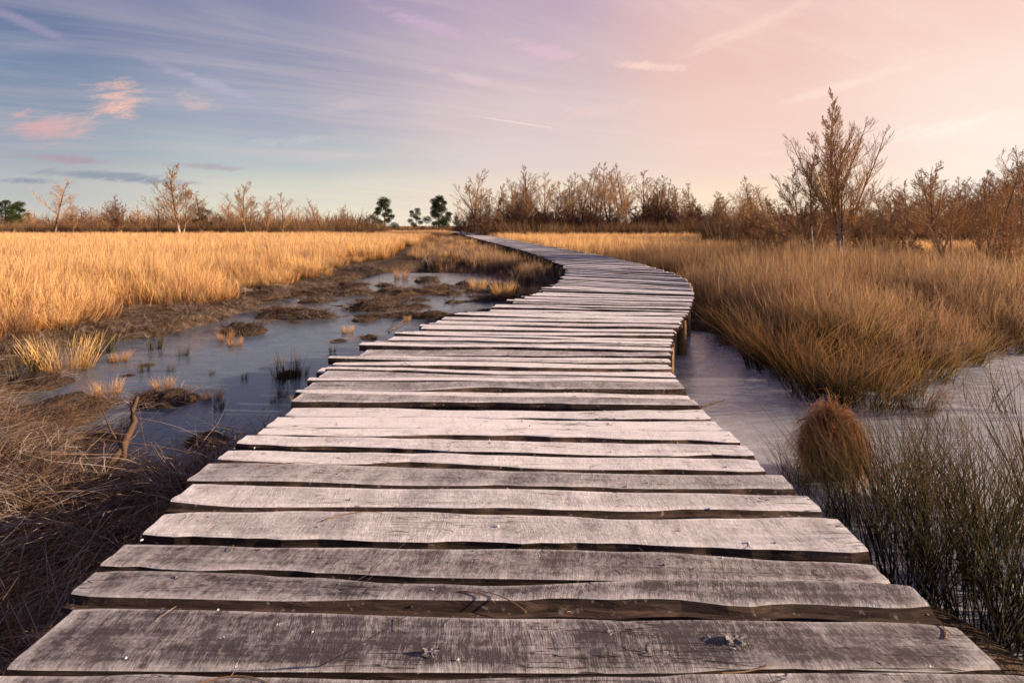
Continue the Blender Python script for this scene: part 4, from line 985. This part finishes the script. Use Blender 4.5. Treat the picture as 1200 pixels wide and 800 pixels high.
# heather between the shrubs
h_t = [tuft(800 + k, 120, .9, .7, .022, .3, .2, 4, .5, name='heather_tuft', matn='heath') for k in range(3)]
okH = lambda x, y: (deck_dist(x, y) > 3) & (((x / y < -.25) & (y > 66)) | ((x / y > -.08) & (x / y < .4) & (y > 55)) | ((x / y >= .4) & (y > 28)))
x1, y1 = field(9000, 26, 110, -1.2, 1.2, okH, .6, 81)
scatter('heather', *rsi(x1, y1, 1.25, .5, 3, 82, .1), h_t, 'dark brown heather growing below the tree line', 'heather')

# ------------------------------------------------------------------ small things
def branch(name, pts, rads, label, cat, m, twigs=None):
    P3 = np.array(pts, float); t = np.linspace(0, len(P3) - 1, 16); Q = np.stack([np.interp(t, range(len(P3)), P3[:, k]) for k in range(3)], -1)
    Q += np.random.default_rng(3).normal(0, .006, Q.shape); Rr = np.interp(t, range(len(P3)), rads)
    pr_ = [tubes(Q[None], Rr[None], 8)]
    for tw in (twigs or []):
        T3 = np.array(tw[0], float); tt = np.linspace(0, len(T3) - 1, 6); U = np.stack([np.interp(tt, range(len(T3)), T3[:, k]) for k in range(3)], -1)
        pr_.append(tubes(U[None], np.linspace(tw[1], tw[1] * .3, 6)[None], 5))
    V, Fs = cat_parts(pr_); o = build(name, V, Fs, m, smooth=True); return tag(o, label, cat)
bxx, byy = at(118, 592, .12); bz = gz(bxx, byy)
branch('broken_branch', [(bxx, byy, bz - .02), (bxx + .03, byy + .05, bz + .16), (bxx + .06, byy + .16, bz + .30), (bxx + .05, byy + .2, bz + .46)], [.026, .024, .018, .010],
       'broken weathered branch sticking up out of the matted grass at left', 'branch', M['trunk'],
       [([(bxx + .05, byy + .1, bz + .2), (bxx - .04, byy + .12, bz + .3), (bxx - .16, byy + .2, bz + .42)], .008), ([(bxx + .055, byy + .17, bz + .34), (bxx + .01, byy + .2, bz + .42)], .007), ([(bxx + .05, byy + .1, bz + .24), (bxx + .09, byy + .06, bz + .16), (bxx - .02, byy - .1, bz + .03)], .016)])
for k, (p0, p1, rr, lb) in enumerate([((790, 500), (850, 470), .012, 'dark stick frozen into the ice right of the deck'), ((1030, 560), (1085, 545), .010, 'short dark stick lying on the pale ice right of the tussock'), ((455, 388), (490, 366), .012, 'thin dark twig lying on the ice left of the deck'), ((120, 478), (60, 484), .014, 'dark stick lying on the left bank')]):
    a_, b_ = at(*p0, .02), at(*p1, .02)
    branch('stick', [(a_[0], a_[1], .01), ((a_[0] + b_[0]) / 2, (a_[1] + b_[1]) / 2 + .03, .05), (b_[0], b_[1], .03)], [rr, rr * .8, rr * .3], lb, 'stick', M['trunk'])
# stalks blown onto the deck
def stalk(px, py, L, a, label, sd):
    x, y = at(px, py, DECK); r = np.random.default_rng(sd); t = np.linspace(-1, 1, 10); cu = r.uniform(-.3, .3)
    P3 = np.stack([x + math.cos(a) * t * L / 2 - math.sin(a) * cu * L * t ** 2 * .5, y + math.sin(a) * t * L / 2 + math.cos(a) * cu * L * t ** 2 * .5, np.array([deckz(x + math.cos(a) * q * L / 2 - math.sin(a) * cu * L * q ** 2 * .5, y + math.sin(a) * q * L / 2 + math.cos(a) * cu * L * q ** 2 * .5) for q in t]).max() + .002 + .004 * (1 - t ** 2) * r.random()], -1)
    V, Fc = tubes(P3[None], np.linspace(.0022, .001, 10)[None], 5); n_ = len(V)
    o = build('dry_stalk', V, [Fc], M['rust'], attrs={'h': np.full(n_, .8), 'tint': np.full(n_, .8)}, smooth=True); tag(o, label, 'dry stalk', 'dry stalks lying on the planks')
for k, q in enumerate([(270, 793, .20, .1, 'dry stalk on the nearest plank at lower left'), (590, 702, .16, 2.6, 'dry stalk lying over the dark gap in the middle of the near planks'), (560, 697, .12, -.4, 'short dry stalk beside the middle gap'),
      (415, 600, .20, .25, 'pale stalk lying across the first lit planks'), (340, 545, .22, .15, 'pale stalk on the planks left of the middle'), (490, 432, .35, -.5, 'long brown strip of straw on the mid planks'),
      (1108, 738, .06, 1.1, 'tiny dry stalk at the right plank ends'), (880, 785, .14, .2, 'dry stalk in the lowest gap at right')]):
    stalk(*q, 900 + k)
# frozen leaf on the second plank
def leaf(px, py, s_, label, sd):
    x, y = at(px, py, DECK); r = np.random.default_rng(sd); n_ = 25; a = np.arange(n_) * 2 * PI / n_
    rr = s_ * (1 + .16 * r.normal(0, 1, n_) + .25 * np.cos(a * 2 + 1) + .18 * np.cos(a * 5)).clip(.35, 1.6)
    V = [(0, 0, .014)]; V += [(rr[k] * .5 * math.cos(a[k]) , rr[k] * .45 * math.sin(a[k]), .010 + .006 * r.random()) for k in range(n_)]
    V += [(rr[k] * math.cos(a[k]) * 1.2, rr[k] * math.sin(a[k]) * .8, .004 + .011 * (1 + math.cos(a[k] * 2)) * .5 + .006 * r.random()) for k in range(n_)]
    V = np.array(V); T3 = np.array([[0, 1 + k, 1 + (k + 1) % n_] for k in range(n_)]); Q = np.array([[1 + k, 1 + n_ + k, 1 + n_ + (k + 1) % n_, 1 + (k + 1) % n_] for k in range(n_)])
    m_ = len(V); o = build('frosted_leaf', V, [T3, Q], M['wood'], attrs={'lc': V, 'rnd': np.full(m_, r.random()), 'frost': np.full(m_, .25), 'rim': np.full(m_, .2)}, loc=(x, y, deckz(x, y) - .004)); tag(o, label, 'leaf')
leaf(862, 748, .021, 'crumpled frosted leaf on the nearest full plank, right of the middle', 31)
leaf(505, 762, .014, 'small frosted leaf scrap near the middle of the nearest full plank', 32)
leaf(925, 604, .022, 'curled leaf scrap on the lit plank at right', 33)

def debris():
    """crumbs of bark, ice and straw lying about on the near planks"""
    r = np.random.default_rng(123); n = 420; sq = r.uniform(.15, 6, n) ** 1.0; f = r.random(n)
    xy = np.array([edge(Lw, q) * (1 - k) + edge(Rw, q) * k for q, k in zip(sq, f)])
    L = np.where(r.random(n) < .5, r.uniform(.015, .06, n), r.uniform(.004, .010, n)); a = r.uniform(0, 2 * PI, n)
    rad = np.where(L > .012, .0008, L * .38)
    t = np.linspace(-.5, .5, 5); cu = r.normal(0, .25, n)
    X = xy[:, 0:1] + np.cos(a)[:, None] * t * L[:, None] - np.sin(a)[:, None] * (cu * L)[:, None] * t ** 2 * 3
    Y = xy[:, 1:2] + np.sin(a)[:, None] * t * L[:, None] + np.cos(a)[:, None] * (cu * L)[:, None] * t ** 2 * 3
    Z = np.array([deckz(*q) for q in xy])[:, None] + rad[:, None] * .6 + .0005 + 0 * X + (L[:, None] > .012) * r.uniform(0, .006, (n, 1)) * (1 - 4 * t ** 2)
    P3 = np.stack([X, Y, Z], -1); V, Fc = tubes(P3, rad[:, None] * np.array([.3, .9, 1, .85, .3]) * r.uniform(.8, 1.2, (n, 5)), 5)
    m_ = len(V); rn = np.repeat(r.random(n), 25)
    o = build('debris', V, [Fc], [M['dead'], M['wood']], mi=np.repeat((L < .012).astype(int), 20), attrs={'h': np.full(m_, .9), 'tint': rn, 'lc': V, 'rnd': rn, 'frost': rn, 'rim': 0 * rn})
    tag(o, 'crumbs of bark, straw and ice strewn over the planks', 'debris', kind='stuff')
debris()
